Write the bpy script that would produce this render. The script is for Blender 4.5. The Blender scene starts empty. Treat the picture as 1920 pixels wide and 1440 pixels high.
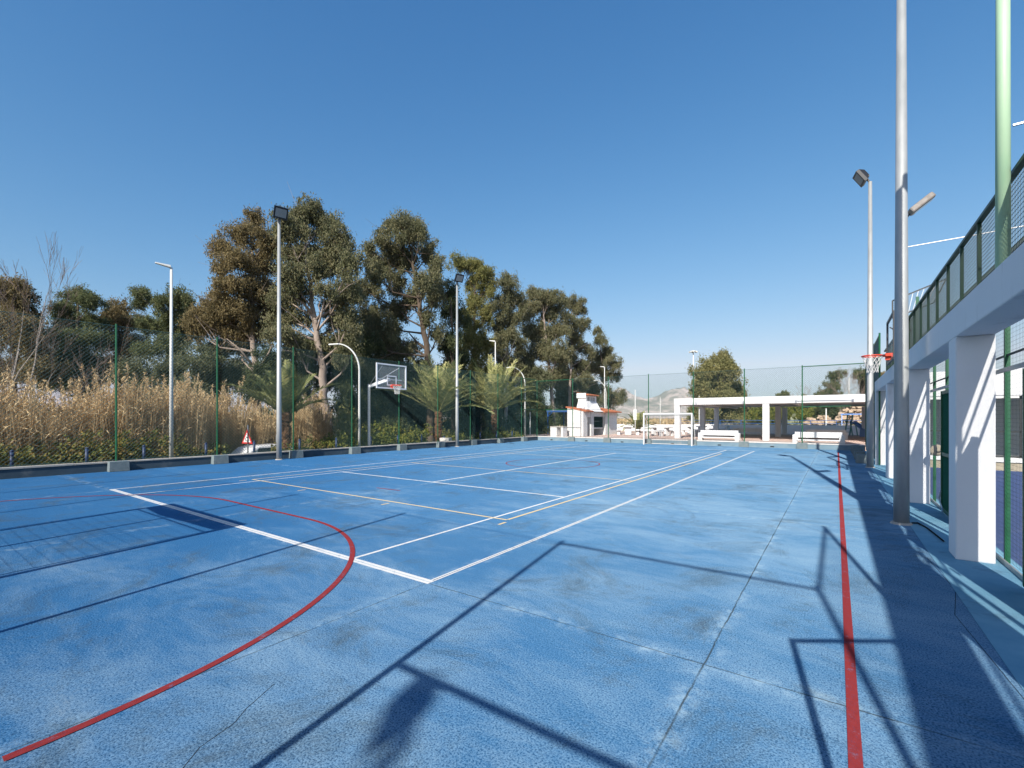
import bpy, math, random
import numpy as np
from mathutils import Vector

R = math.radians
random.seed(11)
rng = np.random.default_rng(11)
scene = bpy.context.scene
COL = scene.collection

# ------------------------------------------------------------------ measured camera
FPX, HOR, EYE, YAW = 857.0, 784.3, 1.75, R(35.36)
CS, SN = math.cos(YAW), math.sin(YAW)


def at(u, v, d):
    """world point seen at photograph pixel (u, v) at depth d metres"""
    lat = (u - 960.0) / FPX * d
    return np.array([lat * CS - d * SN, lat * SN + d * CS, EYE + (HOR - v) * d / FPX])


# ------------------------------------------------------------------ helpers
def tag(o, label=None, cat=None, group=None, kind=None):
    if label:
        o['label'] = label
    if cat:
        o['category'] = cat
    if group:
        o['group'] = group
    if kind:
        o['kind'] = kind
    return o


def empty(name, loc=(0, 0, 0), rz=0.0):
    o = bpy.data.objects.new(name, None)
    o.location = loc
    o.rotation_euler = (0, 0, rz)
    o.empty_display_size = 0.2
    COL.objects.link(o)
    return o


def copy_tree(o, parent=None):
    c = o.copy()
    COL.objects.link(c)
    if parent:
        c.parent = parent
    for ch in list(o.children):
        copy_tree(ch, c)
    return c


class MB:
    """collects shapes and links them as one mesh object"""

    def __init__(self):
        self.v, self.f, self.n = [], [], 0
        self.q = []

    def add(self, verts, faces):
        verts = np.asarray(verts, float).reshape(-1, 3)
        self.v.append(verts)
        for f in faces:
            self.f.append([i + self.n for i in f])
        self.n += len(verts)
        return self

    def quads(self, verts):
        """verts (N,4,3) of separate quads"""
        verts = np.asarray(verts, float).reshape(-1, 3)
        k = len(verts) // 4
        self.v.append(verts)
        self.q.append(np.arange(k * 4) + self.n)
        self.n += len(verts)
        return self

    def box(self, x0, x1, y0, y1, z0, z1, taper=0.0):
        t = taper
        v = [(x0, y0, z0), (x1, y0, z0), (x1, y1, z0), (x0, y1, z0),
             (x0 + t, y0 + t, z1), (x1 - t, y0 + t, z1), (x1 - t, y1 - t, z1), (x0 + t, y1 - t, z1)]
        return self.add(v, [(0, 3, 2, 1), (4, 5, 6, 7), (0, 1, 5, 4), (1, 2, 6, 5), (2, 3, 7, 6), (3, 0, 4, 7)])

    def beam(self, a, b, w, h):
        """rectangular bar from a to b; w across (horizontal), h the other way"""
        a, b = Vector(a), Vector(b)
        d = (b - a).normalized()
        up = Vector((0, 0, 1)) if abs(d.z) < 0.95 else Vector((0, 1, 0))
        s = d.cross(up).normalized() * w / 2
        t = s.cross(d).normalized() * h / 2
        v = []
        for p in (a, b):
            for i, j in ((-1, -1), (1, -1), (1, 1), (-1, 1)):
                v.append(tuple(p + s * i + t * j))
        return self.add(v, [(0, 1, 2, 3), (7, 6, 5, 4), (0, 4, 5, 1), (1, 5, 6, 2), (2, 6, 7, 3), (3, 7, 4, 0)])

    def tube(self, pts, rad, n=8, cap=True):
        pts = [Vector(p) for p in pts]
        if not hasattr(rad, '__len__'):
            rad = [rad] * len(pts)
        rings, prev = [], None
        for i, p in enumerate(pts):
            d = (pts[min(i + 1, len(pts) - 1)] - pts[max(i - 1, 0)])
            if d.length < 1e-9:
                d = Vector((0, 0, 1))
            d.normalize()
            if prev is None:
                up = Vector((1, 0, 0)) if abs(d.x) < 0.8 else Vector((0, 1, 0))
                s = d.cross(up).normalized()
            else:
                s = (prev - d * prev.dot(d))
                if s.length < 1e-6:
                    s = d.cross(Vector((1, 0, 0)))
                s.normalize()
            prev = s
            t = d.cross(s)
            rings.append([tuple(p + (s * math.cos(k * 2 * math.pi / n) + t * math.sin(k * 2 * math.pi / n)) * rad[i]) for k in range(n)])
        v = [q for r_ in rings for q in r_]
        f = []
        for i in range(len(rings) - 1):
            for k in range(n):
                a, b = i * n + k, i * n + (k + 1) % n
                f.append((a, b, b + n, a + n))
        if cap:
            f.append(tuple(reversed(range(n))))
            f.append(tuple(range((len(rings) - 1) * n, len(rings) * n)))
        return self.add(v, f)

    def wire(self, segs, r):
        """many straight thin three sided wires: segs (N,2,3)"""
        segs = np.asarray(segs, float).reshape(-1, 2, 3)
        if not len(segs):
            return self
        a, b = segs[:, 0], segs[:, 1]
        d = b - a
        d /= np.linalg.norm(d, axis=1)[:, None] + 1e-12
        ref = np.where(np.abs(d[:, 2:3]) < 0.9, np.array([[0, 0, 1.0]]), np.array([[1.0, 0, 0]]))
        s = np.cross(d, ref)
        s /= np.linalg.norm(s, axis=1)[:, None]
        t = np.cross(s, d)
        off = [(s * math.cos(k * 2.0944) + t * math.sin(k * 2.0944)) * r for k in range(3)]
        qs = []
        for k in range(3):
            o1, o2 = off[k], off[(k + 1) % 3]
            qs.append(np.stack([a + o1, a + o2, b + o2, b + o1], 1))
        return self.quads(np.concatenate(qs))

    def build(self, name, mat, parent=None, smooth=False, bevel=0.0):
        V = np.concatenate(self.v) if self.v else np.zeros((0, 3))
        me = bpy.data.meshes.new(name)
        Q = np.concatenate(self.q) if self.q else np.zeros(0, int)
        nl = [len(f) for f in self.f] + [4] * (len(Q) // 4)
        loops = [i for f in self.f for i in f]
        L = np.concatenate([np.array(loops, dtype=np.int64), Q]).astype(np.int32)
        me.vertices.add(len(V))
        me.vertices.foreach_set('co', V.astype(np.float32).ravel())
        me.loops.add(len(L))
        me.loops.foreach_set('vertex_index', L)
        me.polygons.add(len(nl))
        st = np.concatenate([[0], np.cumsum(nl)[:-1]]).astype(np.int32) if nl else np.zeros(0, np.int32)
        me.polygons.foreach_set('loop_start', st)
        me.polygons.foreach_set('loop_total', np.array(nl, np.int32))
        me.polygons.foreach_set('use_smooth', np.full(len(nl), bool(smooth)))
        me.update(calc_edges=True)
        me.validate()
        me.materials.append(mat)
        o = bpy.data.objects.new(name, me)
        COL.objects.link(o)
        if parent:
            o.parent = parent
        if bevel:
            m = o.modifiers.new('bevel', 'BEVEL')
            m.width = bevel
            m.segments = 2
            m.limit_method = 'ANGLE'
        return o


def mesh_net(mb, o, u, w, W, H, pitch, r, diag=True, sag=0.0):
    """wires of a net on the plane o + a*u + b*w, 0<a<W, 0<b<H"""
    o, u, w = np.array(o, float), np.array(u, float), np.array(w, float)
    segs = []
    if diag:
        st = pitch * math.sqrt(2)
        for k in np.arange(-H, W, st):
            for s in (1, -1):
                # a = k + b  (s=1)  or a = k + H - b (s=-1)
                b0, b1 = max(0, -k), min(H, W - k)
                if b1 - b0 < 0.01:
                    continue
                if s == 1:
                    p, q = (k + b0, b0), (k + b1, b1)
                else:
                    p, q = (k + b0, H - b0), (k + b1, H - b1)
                segs.append([o + u * p[0] + w * p[1], o + u * q[0] + w * q[1]])
    else:
        for a in np.arange(0, W + 1e-6, pitch):
            segs.append([o + u * a, o + u * a + w * H])
        for b in np.arange(0, H + 1e-6, pitch):
            segs.append([o + w * b, o + w * b + u * W])
    mb.wire(segs, r)
    return mb


# ------------------------------------------------------------------ materials
def nodes_of(name):
    m = bpy.data.materials.new(name)
    m.use_nodes = True
    nt = m.node_tree
    b = nt.nodes['Principled BSDF']
    return m, nt, b


def matte(nt, b, col, rough=0.6):
    """rough granular surfaces: a plain diffuse shader instead of the principled one"""
    d = nt.nodes.new('ShaderNodeBsdfDiffuse')
    d.inputs['Roughness'].default_value = rough
    nt.links.new(col, d.inputs['Color'])
    nt.links.new(d.outputs[0], nt.nodes['Material Output'].inputs['Surface'])
    nt.nodes.remove(b)
    return d


def N(nt, typ, **kw):
    n = nt.nodes.new(typ)
    for k, v in kw.items():
        if k.startswith('i_'):
            key = k[2:]
            n.inputs[int(key) if key.isdigit() else key].default_value = v
        else:
            setattr(n, k, v)
    return n


def noise(nt, scale, detail=4, rough=0.6, vec=None, dist=0.0):
    n = N(nt, 'ShaderNodeTexNoise')
    n.inputs['Scale'].default_value = scale
    n.inputs['Detail'].default_value = detail
    n.inputs['Roughness'].default_value = rough
    n.inputs['Distortion'].default_value = dist
    if vec is not None:
        nt.links.new(vec, n.inputs['Vector'])
    return n.outputs['Fac']


def ramp(nt, fac, stops):
    n = N(nt, 'ShaderNodeValToRGB')
    e = n.color_ramp.elements
    while len(e) < len(stops):
        e.new(0.5)
    for k, (p, c) in enumerate(stops):
        e[k].position = p
        e[k].color = (c, c, c, 1) if not hasattr(c, '__len__') else (*c, 1)
    nt.links.new(fac, n.inputs['Fac'])
    return n.outputs['Color']


def mix(nt, fac, a, b, mode='MIX'):
    n = N(nt, 'ShaderNodeMix', data_type='RGBA', blend_type=mode)
    for sock, val in ((n.inputs[0], fac), (n.inputs[6], a), (n.inputs[7], b)):
        if hasattr(val, 'node'):
            nt.links.new(val, sock)
        elif hasattr(val, '__len__'):
            sock.default_value = (*val, 1) if len(val) == 3 else val
        else:
            sock.default_value = val
    return n.outputs[2]


def math_n(nt, op, a, b=None, c=None):
    n = N(nt, 'ShaderNodeMath', operation=op)
    for i, val in enumerate((a, b, c)):
        if val is None:
            continue
        if hasattr(val, 'node'):
            nt.links.new(val, n.inputs[i])
        else:
            n.inputs[i].default_value = val
    return n.outputs[0]


def objvec(nt):
    return N(nt, 'ShaderNodeTexCoord').outputs['Object']


def bump(nt, b, fac, strength, dist):
    n = N(nt, 'ShaderNodeBump')
    n.inputs['Strength'].default_value = strength
    n.inputs['Distance'].default_value = dist
    nt.links.new(fac, n.inputs['Height'])
    nt.links.new(n.outputs['Normal'], b.inputs['Normal'])


def surf(name, c1, c2, scale=3.0, rough=0.7, metal=0.0, bscale=0, bstr=0.3, bdist=0.004, stain=None, stain_scale=1.5, stretch=None, stain_lo=0.55):
    """two colours mixed by noise, optional third colour in stains, optional bump"""
    m, nt, b = nodes_of(name)
    vec = objvec(nt)
    if stretch:
        mp = N(nt, 'ShaderNodeMapping')
        mp.inputs['Scale'].default_value = stretch
        nt.links.new(vec, mp.inputs['Vector'])
        vec = mp.outputs['Vector']
    col = mix(nt, ramp(nt, noise(nt, scale, 5, 0.65, vec), [(0.3, 0.0), (0.7, 1.0)]), c1, c2)
    if stain:
        col = mix(nt, ramp(nt, noise(nt, stain_scale, 6, 0.7, vec), [(stain_lo, 0.0), (stain_lo + 0.2, 1.0)]), col, stain)
    if rough >= 0.8 and not metal:
        b = matte(nt, b, col, 0.4)
    else:
        nt.links.new(col, b.inputs['Base Color'])
        b.inputs['Roughness'].default_value = rough
        b.inputs['Metallic'].default_value = metal
    if bscale:
        bump(nt, b, noise(nt, bscale, 4, 0.6, objvec(nt)), bstr, bdist)
    return m


def leafmat(name, cols, trans=0.3, rough=0.55):
    """leaf colours picked per leaf and per clump"""
    m, nt, b = nodes_of(name)
    geo = N(nt, 'ShaderNodeNewGeometry')
    vec = objvec(nt)
    k = mix(nt, 0.38, noise(nt, 0.7, 5, 0.7, vec), geo.outputs['Random Per Island'])
    n = len(cols)
    col = ramp(nt, k, [(0.22 + 0.56 * i / (n - 1), c) for i, c in enumerate(cols)])
    nt.links.new(col, b.inputs['Base Color'])
    b.inputs['Roughness'].default_value = rough
    b.inputs['Specular IOR Level'].default_value = 0.15
    tr = N(nt, 'ShaderNodeBsdfTranslucent')
    nt.links.new(col, tr.inputs['Color'])
    ms = N(nt, 'ShaderNodeMixShader')
    ms.inputs[0].default_value = trans
    nt.links.new(b.outputs[0], ms.inputs[1])
    nt.links.new(tr.outputs[0], ms.inputs[2])
    nt.links.new(ms.outputs[0], nt.nodes['Material Output'].inputs['Surface'])
    return m


def court_colour(nt):
    vec = objvec(nt)
    sep = N(nt, 'ShaderNodeSeparateXYZ')
    nt.links.new(vec, sep.inputs[0])
    X, Y = sep.outputs[0], sep.outputs[1]
    gran = noise(nt, 85.0, 3, 0.75, vec)
    grit = math_n(nt, 'MULTIPLY_ADD', gran, 0.55, -0.275)      # lets every patch end in granules, not in a soft cloud
    big = math_n(nt, 'ADD', noise(nt, 0.30, 8, 0.72, vec), grit)
    col = mix(nt, ramp(nt, big, [(0.30, 0.0), (0.72, 1.0)]), (0.026, 0.115, 0.262), (0.046, 0.160, 0.325))
    # chalkier away from the sheltered near corner
    zone2 = math_n(nt, 'ADD', math_n(nt, 'MULTIPLY_ADD', Y, 0.085, 0.0), math_n(nt, 'MULTIPLY', X, 0.075))
    zone2 = math_n(nt, 'ADD', zone2, math_n(nt, 'MULTIPLY_ADD', noise(nt, 0.5, 9, 0.75, vec), 1.2, -0.30))
    zone2 = math_n(nt, 'ADD', zone2, grit)
    col = mix(nt, ramp(nt, zone2, [(0.0, 0.0), (1.05, 0.9)]), col, (0.100, 0.215, 0.335))
    # chalky wear brushed across the court
    mp = N(nt, 'ShaderNodeMapping')
    mp.inputs['Scale'].default_value = (0.7, 1.7, 1)
    mp.inputs['Rotation'].default_value = (0, 0, R(-12))
    nt.links.new(vec, mp.inputs['Vector'])
    wear = noise(nt, 1.0, 10, 0.78, mp.outputs['Vector'], 0.5)
    zone = noise(nt, 0.28, 3, 0.5, vec)
    side = N(nt, 'ShaderNodeMapRange')
    nt.links.new(X, side.inputs[0])
    side.inputs[1].default_value = -14
    side.inputs[2].default_value = 0
    side.inputs[3].default_value = -0.07
    side.inputs[4].default_value = 0.11
    w = math_n(nt, 'ADD', math_n(nt, 'MULTIPLY_ADD', zone, 0.5, math_n(nt, 'MULTIPLY', wear, 0.75)), side.outputs[0])
    w = math_n(nt, 'ADD', w, math_n(nt, 'MULTIPLY', grit, 0.6))
    # the strongly scuffed area beside the tennis side line
    dx = math_n(nt, 'DIVIDE', math_n(nt, 'ADD', X, 2.1), 1.9)
    dy = math_n(nt, 'DIVIDE', math_n(nt, 'SUBTRACT', Y, 8.7), 2.4)
    rr = math_n(nt, 'ADD', math_n(nt, 'MULTIPLY', dx, dx), math_n(nt, 'MULTIPLY', dy, dy))
    pk = math_n(nt, 'MULTIPLY', math_n(nt, 'POWER', 2.718, math_n(nt, 'MULTIPLY', rr, -1.0)), 0.10)
    w = math_n(nt, 'ADD', w, pk)
    col = mix(nt, ramp(nt, w, [(0.64, 0.0), (0.86, 0.55)]), col, (0.25, 0.37, 0.46))
    # brown grime caught between the granules
    gr = math_n(nt, 'SUBTRACT', noise(nt, 0.75, 9, 0.78, vec, 0.8), math_n(nt, 'MULTIPLY', grit, 0.7))
    col = mix(nt, ramp(nt, gr, [(0.51, 0.0), (0.68, 0.75)]), col, (0.070, 0.092, 0.100))
    dust = math_n(nt, 'ADD', noise(nt, 0.95, 7, 0.75, mp.outputs['Vector'], 0.3), math_n(nt, 'MULTIPLY', grit, 0.5))
    col = mix(nt, ramp(nt, dust, [(0.62, 0.0), (0.78, 0.5)]), col, (0.22, 0.235, 0.225))
    # granules
    col = mix(nt, ramp(nt, gran, [(0.36, 0.85), (0.50, 0.0)]), col, (0.008, 0.050, 0.125))
    col = mix(nt, ramp(nt, gran, [(0.55, 0.0), (0.70, 0.65)]), col, (0.16, 0.31, 0.46))
    return col, vec, X, Y, gran


def court_material():
    m, nt, b = nodes_of('blue_court')
    col, vec, X, Y, gran = court_colour(nt)
    wob = math_n(nt, 'MULTIPLY_ADD', noise(nt, 2.0, 5, 0.7, vec), 0.03, -0.015)
    wob2 = math_n(nt, 'MULTIPLY_ADD', noise(nt, 14.0, 3, 0.7, vec), 0.012, -0.006)
    wobble = math_n(nt, 'ADD', wob, wob2)
    mask = halo = None
    # construction joints of the slab: along the court and across it
    for axis, pos, amp in ((X, -0.77, 1), (X, -3.55, 1), (X, -8.95, 1), (X, -14.4, 1), (Y, 3.44, 1.0), (Y, 9.0, 1.0), (Y, 14.5, 1), (Y, 20.0, 1), (Y, 25.5, 1)):
        d = math_n(nt, 'ABSOLUTE', math_n(nt, 'ADD', math_n(nt, 'SUBTRACT', axis, pos), wobble))
        k = N(nt, 'ShaderNodeMapRange')
        nt.links.new(d, k.inputs[0])
        k.inputs[1].default_value = 0.002
        k.inputs[2].default_value = 0.0095
        k.inputs[3].default_value = amp
        k.inputs[4].default_value = 0.0
        mask = k.outputs[0] if mask is None else math_n(nt, 'MAXIMUM', mask, k.outputs[0])
        h = N(nt, 'ShaderNodeMapRange')
        nt.links.new(d, h.inputs[0])
        h.inputs[1].default_value = 0.0
        h.inputs[2].default_value = 0.14
        h.inputs[3].default_value = 1.0
        h.inputs[4].default_value = 0.0
        halo = h.outputs[0] if halo is None else math_n(nt, 'MAXIMUM', halo, h.outputs[0])
    brk = ramp(nt, noise(nt, 2.2, 4, 0.6, vec), [(0.34, 0.30), (0.54, 0.85)])
    scuff = math_n(nt, 'MULTIPLY', halo, ramp(nt, noise(nt, 4.5, 8, 0.8, vec), [(0.48, 0.0), (0.66, 0.75)]))
    col = mix(nt, scuff, col, (0.30, 0.42, 0.50))
    mask = math_n(nt, 'MULTIPLY', mask, brk)
    col = mix(nt, mask, col, (0.028, 0.034, 0.035))
    b = matte(nt, b, col, 0.7)
    bump(nt, b, gran, 0.6, 0.005)
    return m


def line_paint(name, colour, cover=0.45):
    m, nt, b = nodes_of(name)
    col, vec, X, Y, gran = court_colour(nt)
    worn = noise(nt, 9.0, 8, 0.8, vec)
    k = ramp(nt, worn, [(cover - 0.16, 0.25), (cover, 1.0)])
    k2 = ramp(nt, gran, [(0.28, 0.35), (0.42, 1.0)])
    c = mix(nt, math_n(nt, 'MULTIPLY', k, k2), col, colour)
    b = matte(nt, b, c, 0.5)
    bump(nt, b, gran, 0.35, 0.004)
    return m


M = {}
M['court'] = court_material()
M['white_line'] = line_paint('white_line_paint', (0.60, 0.60, 0.585), 0.47)
M['yellow_line'] = line_paint('yellow_line_paint', (0.56, 0.45, 0.27), 0.44)
M['red_line'] = line_paint('red_line_paint', (0.235, 0.034, 0.036), 0.44)
M['strip'] = surf('teal_concrete', (0.13, 0.29, 0.40), (0.20, 0.37, 0.47), 2.0, 0.8, bscale=60, stain=(0.10, 0.17, 0.22))
M['white_wall'] = surf('white_render', (0.80, 0.80, 0.79), (0.84, 0.84, 0.83), 1.2, 0.8, bscale=38, bstr=0.4, stain=(0.56, 0.55, 0.52), stain_scale=2.6, stretch=(1, 1, 0.22), stain_lo=0.6)
M['white_old'] = surf('weathered_white', (0.72, 0.71, 0.68), (0.80, 0.79, 0.77), 1.6, 0.85, bscale=30, stain=(0.5, 0.48, 0.44), stain_scale=2.5, stain_lo=0.58)
M['soffit'] = surf('white_soffit', (0.45, 0.45, 0.45), (0.5, 0.5, 0.5), 1.0, 0.85)
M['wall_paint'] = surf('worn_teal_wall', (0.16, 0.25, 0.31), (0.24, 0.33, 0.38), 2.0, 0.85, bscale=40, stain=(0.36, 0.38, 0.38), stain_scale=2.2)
M['wall_shaded'] = surf('shaded_teal_wall', (0.055, 0.085, 0.11), (0.085, 0.12, 0.145), 2.0, 0.85, bscale=40, stain=(0.15, 0.17, 0.18), stain_scale=2.2)  # wall colour darkened to carry the shade on the court-facing side
M['coping'] = surf('concrete_coping', (0.40, 0.37, 0.32), (0.52, 0.48, 0.43), 2.6, 0.9, bscale=40, bstr=0.4, stain=(0.22, 0.20, 0.18), stain_scale=3.5)
M['coping_white'] = surf('pale_coping', (0.66, 0.64, 0.60), (0.74, 0.72, 0.69), 2.6, 0.9, bscale=40, stain=(0.40, 0.37, 0.34), stain_scale=4)
M['block'] = surf('painted_concrete_block', (0.15, 0.20, 0.215), (0.24, 0.28, 0.28), 5, 0.9, bscale=50, stain=(0.12, 0.14, 0.15), stain_scale=4)
M['green'] = surf('green_paint', (0.006, 0.085, 0.035), (0.012, 0.12, 0.05), 6, 0.45)
M['green_dark'] = surf('dark_green_paint', (0.006, 0.045, 0.022), (0.010, 0.06, 0.03), 6, 0.5)
M['green_net'] = surf('teal_green_wire', (0.032, 0.095, 0.098), (0.04, 0.11, 0.115), 3, 0.6)
M['green_mesh'] = surf('green_coated_wire', (0.006, 0.028, 0.028), (0.009, 0.036, 0.036), 3, 0.5)
M['green_faded'] = surf('sun_bleached_green', (0.34, 0.54, 0.35), (0.46, 0.62, 0.42), 5, 0.5, stretch=(1, 1, 0.25), stain=(0.24, 0.46, 0.26), stain_scale=2.5, stain_lo=0.5)
M['galv'] = surf('galvanised_steel', (0.36, 0.375, 0.37), (0.47, 0.48, 0.465), 7, 0.5, 0.35, stretch=(1, 1, 0.3))
M['lamp_white'] = surf('white_lamp_paint', (0.62, 0.62, 0.58), (0.72, 0.72, 0.68), 4, 0.45)
M['lamp_brown'] = surf('weathered_lamp_casing', (0.15, 0.13, 0.115), (0.30, 0.27, 0.24), 9, 0.5)
M['black'] = surf('black_housing', (0.018, 0.018, 0.02), (0.03, 0.03, 0.032), 6, 0.45)
M['alu'] = surf('aluminium', (0.52, 0.52, 0.52), (0.62, 0.62, 0.62), 6, 0.35, 0.8)
M['blue_paint'] = surf('blue_paint', (0.02, 0.085, 0.28), (0.03, 0.11, 0.34), 5, 0.5)
M['navy'] = surf('navy_paint', (0.015, 0.03, 0.085), (0.022, 0.042, 0.11), 5, 0.5)
M['orange_rim'] = surf('orange_red_enamel', (0.62, 0.055, 0.02), (0.7, 0.075, 0.03), 8, 0.4)
M['white_paint'] = surf('white_enamel', (0.78, 0.78, 0.77), (0.82, 0.82, 0.81), 5, 0.4)
M['net_white'] = surf('white_cord', (0.68, 0.67, 0.64), (0.74, 0.73, 0.7), 8, 0.9)
M['net_dark'] = surf('grey_cord', (0.10, 0.10, 0.10), (0.16, 0.16, 0.16), 8, 0.9)
M['stone'] = surf('stone', (0.38, 0.33, 0.25), (0.52, 0.46, 0.35), 5, 0.9, bscale=14, bstr=0.6, bdist=0.02, stain=(0.26, 0.22, 0.17), stain_scale=4)
M['rubble'] = surf('pale_rubble', (0.48, 0.36, 0.25), (0.62, 0.49, 0.36), 5, 0.9, bscale=14, bstr=0.6, bdist=0.02, stain=(0.30, 0.23, 0.17), stain_scale=4)
M['plaza'] = surf('pink_concrete', (0.50, 0.36, 0.30), (0.60, 0.46, 0.39), 0.8, 0.9, bscale=50, stain=(0.42, 0.33, 0.28), stain_scale=0.7)
M['turf'] = surf('blue_violet_turf', (0.05, 0.075, 0.17), (0.07, 0.095, 0.20), 6, 0.95, bscale=120, bstr=0.6, stain=(0.11, 0.13, 0.22), stain_scale=1.2)
M['ground'] = surf('dry_field', (0.24, 0.185, 0.085), (0.36, 0.28, 0.13), 0.12, 0.95, bscale=4, stain=(0.13, 0.13, 0.05), stain_scale=0.03, stain_lo=0.5)
M['verge'] = surf('bare_soil', (0.14, 0.105, 0.065), (0.22, 0.17, 0.10), 1.2, 0.95, bscale=12, bstr=0.8, bdist=0.03, stain=(0.07, 0.085, 0.03), stain_scale=1.5, stain_lo=0.45)
M['asphalt'] = surf('asphalt', (0.045, 0.045, 0.047), (0.06, 0.06, 0.06), 4, 0.9, bscale=80)
M['bark_euc'] = surf('eucalyptus_bark', (0.30, 0.235, 0.19), (0.46, 0.38, 0.32), 3.5, 0.9, bscale=14, bstr=0.7, bdist=0.02, stretch=(1, 1, 0.3), stain=(0.17, 0.13, 0.10), stain_scale=3)
M['bark_dark'] = surf('dark_bark', (0.10, 0.075, 0.055), (0.17, 0.13, 0.10), 5, 0.9, bscale=14, bstr=0.7, bdist=0.02, stretch=(1, 1, 0.3))
M['bark_pale'] = surf('pale_bark', (0.42, 0.36, 0.31), (0.55, 0.49, 0.43), 6, 0.9, stretch=(1, 1, 0.3), stain=(0.24, 0.19, 0.16), stain_scale=4)
M['twig'] = surf('grey_brown_twigs', (0.25, 0.19, 0.15), (0.36, 0.28, 0.23), 3, 0.9)
M['palm_bark'] = surf('palm_bark', (0.10, 0.055, 0.03), (0.21, 0.125, 0.075), 9, 0.95, bscale=22, bstr=1, bdist=0.05)
M['leaf_brown'] = leafmat('olive_brown_leaves', [(0.105, 0.095, 0.046), (0.185, 0.152, 0.072), (0.275, 0.212, 0.10), (0.37, 0.29, 0.15)])
M['leaf_olive'] = leafmat('olive_green_leaves', [(0.085, 0.098, 0.048), (0.15, 0.158, 0.08), (0.235, 0.22, 0.115), (0.345, 0.30, 0.175)])
M['leaf_gold'] = leafmat('yellow_green_leaves', [(0.095, 0.11, 0.038), (0.17, 0.18, 0.06), (0.27, 0.25, 0.085), (0.37, 0.32, 0.12)])
M['leaf_pine'] = leafmat('pine_needles', [(0.06, 0.083, 0.042), (0.115, 0.14, 0.062), (0.19, 0.205, 0.088), (0.28, 0.27, 0.125)])
M['leaf_grey'] = leafmat('grey_green_leaves', [(0.075, 0.09, 0.05), (0.14, 0.155, 0.08), (0.21, 0.215, 0.115), (0.30, 0.275, 0.165)])
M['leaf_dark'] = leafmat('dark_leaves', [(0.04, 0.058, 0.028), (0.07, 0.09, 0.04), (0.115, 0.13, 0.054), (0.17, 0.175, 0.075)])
M['leaf_round'] = leafmat('bright_olive_leaves', [(0.12, 0.13, 0.05), (0.20, 0.20, 0.08), (0.30, 0.275, 0.115), (0.40, 0.35, 0.16)])  # brighter olive mix for the rounded evergreen
M['leaf_bush'] = leafmat('bush_leaves', [(0.08, 0.11, 0.02), (0.15, 0.18, 0.036), (0.25, 0.25, 0.05), (0.36, 0.31, 0.07)])
M['leaf_ivy'] = leafmat('ivy_leaves', [(0.055, 0.075, 0.018), (0.12, 0.14, 0.034), (0.20, 0.20, 0.055), (0.26, 0.19, 0.06), (0.32, 0.22, 0.075)])
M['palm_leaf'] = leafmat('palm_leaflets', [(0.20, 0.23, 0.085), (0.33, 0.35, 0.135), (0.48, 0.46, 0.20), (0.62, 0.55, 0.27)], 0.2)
M['palm_shaded'] = leafmat('shaded_palm_leaflets', [(0.10, 0.125, 0.045), (0.18, 0.205, 0.075), (0.28, 0.28, 0.11), (0.38, 0.34, 0.14)], 0.2)  # palm leaflet colours dimmed, shade put into the colour of one palm
M['reed'] = leafmat('dry_reed_leaves', [(0.40, 0.265, 0.135), (0.57, 0.41, 0.22), (0.70, 0.54, 0.31), (0.78, 0.65, 0.41)], 0.25)
M['cactus'] = leafmat('pale_cactus', [(0.24, 0.27, 0.16), (0.34, 0.36, 0.23), (0.42, 0.43, 0.3)], 0.0)
M['car_white'] = surf('white_car_paint', (0.78, 0.78, 0.78), (0.8, 0.8, 0.8), 2, 0.25)
M['glass_dark'] = surf('dark_glass', (0.02, 0.025, 0.03), (0.03, 0.035, 0.04), 2, 0.08)
M['tyre'] = surf('tyre_rubber', (0.02, 0.02, 0.02), (0.03, 0.03, 0.03), 8, 0.9)
M['sign_red'] = surf('sign_red', (0.55, 0.03, 0.03), (0.6, 0.04, 0.035), 4, 0.4)
M['sign_white'] = surf('sign_white', (0.74, 0.73, 0.7), (0.78, 0.77, 0.75), 4, 0.4)
M['wood'] = surf('brown_timber', (0.17, 0.10, 0.055), (0.25, 0.16, 0.09), 5, 0.8, stretch=(1, 6, 6))
M['thatch'] = surf('straw_matting', (0.34, 0.27, 0.19), (0.48, 0.39, 0.28), 9, 0.95, bscale=40, stretch=(6, 6, 1))
M['soot'] = surf('soot_black', (0.012, 0.011, 0.01), (0.03, 0.027, 0.025), 4, 0.95)
M['slide_blue'] = surf('blue_plastic', (0.12, 0.25, 0.55), (0.15, 0.29, 0.6), 4, 0.4)
M['slide_green'] = surf('green_plastic', (0.04, 0.22, 0.16), (0.06, 0.27, 0.19), 4, 0.4)


def tile_material():
    m, nt, b = nodes_of('terracotta_tiles')
    vec = objvec(nt)
    col = mix(nt, ramp(nt, noise(nt, 3.5, 5, 0.7, vec), [(0.3, 0.0), (0.7, 1.0)]), (0.40, 0.10, 0.035), (0.56, 0.19, 0.075))
    col = mix(nt, ramp(nt, noise(nt, 9, 5, 0.7, vec), [(0.55, 0.0), (0.7, 0.7)]), col, (0.30, 0.15, 0.09))
    nt.links.new(col, b.inputs['Base Color'])
    b.inputs['Roughness'].default_value = 0.85
    return m


M['tile'] = tile_material()


def clear_board():
    m, nt, b = nodes_of('clear_acrylic')
    b.inputs['Base Color'].default_value = (0.9, 0.95, 0.95, 1)
    b.inputs['Roughness'].default_value = 0.03
    b.inputs['IOR'].default_value = 1.02
    b.inputs['Alpha'].default_value = 0.10
    return m


M['acrylic'] = clear_board()


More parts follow.
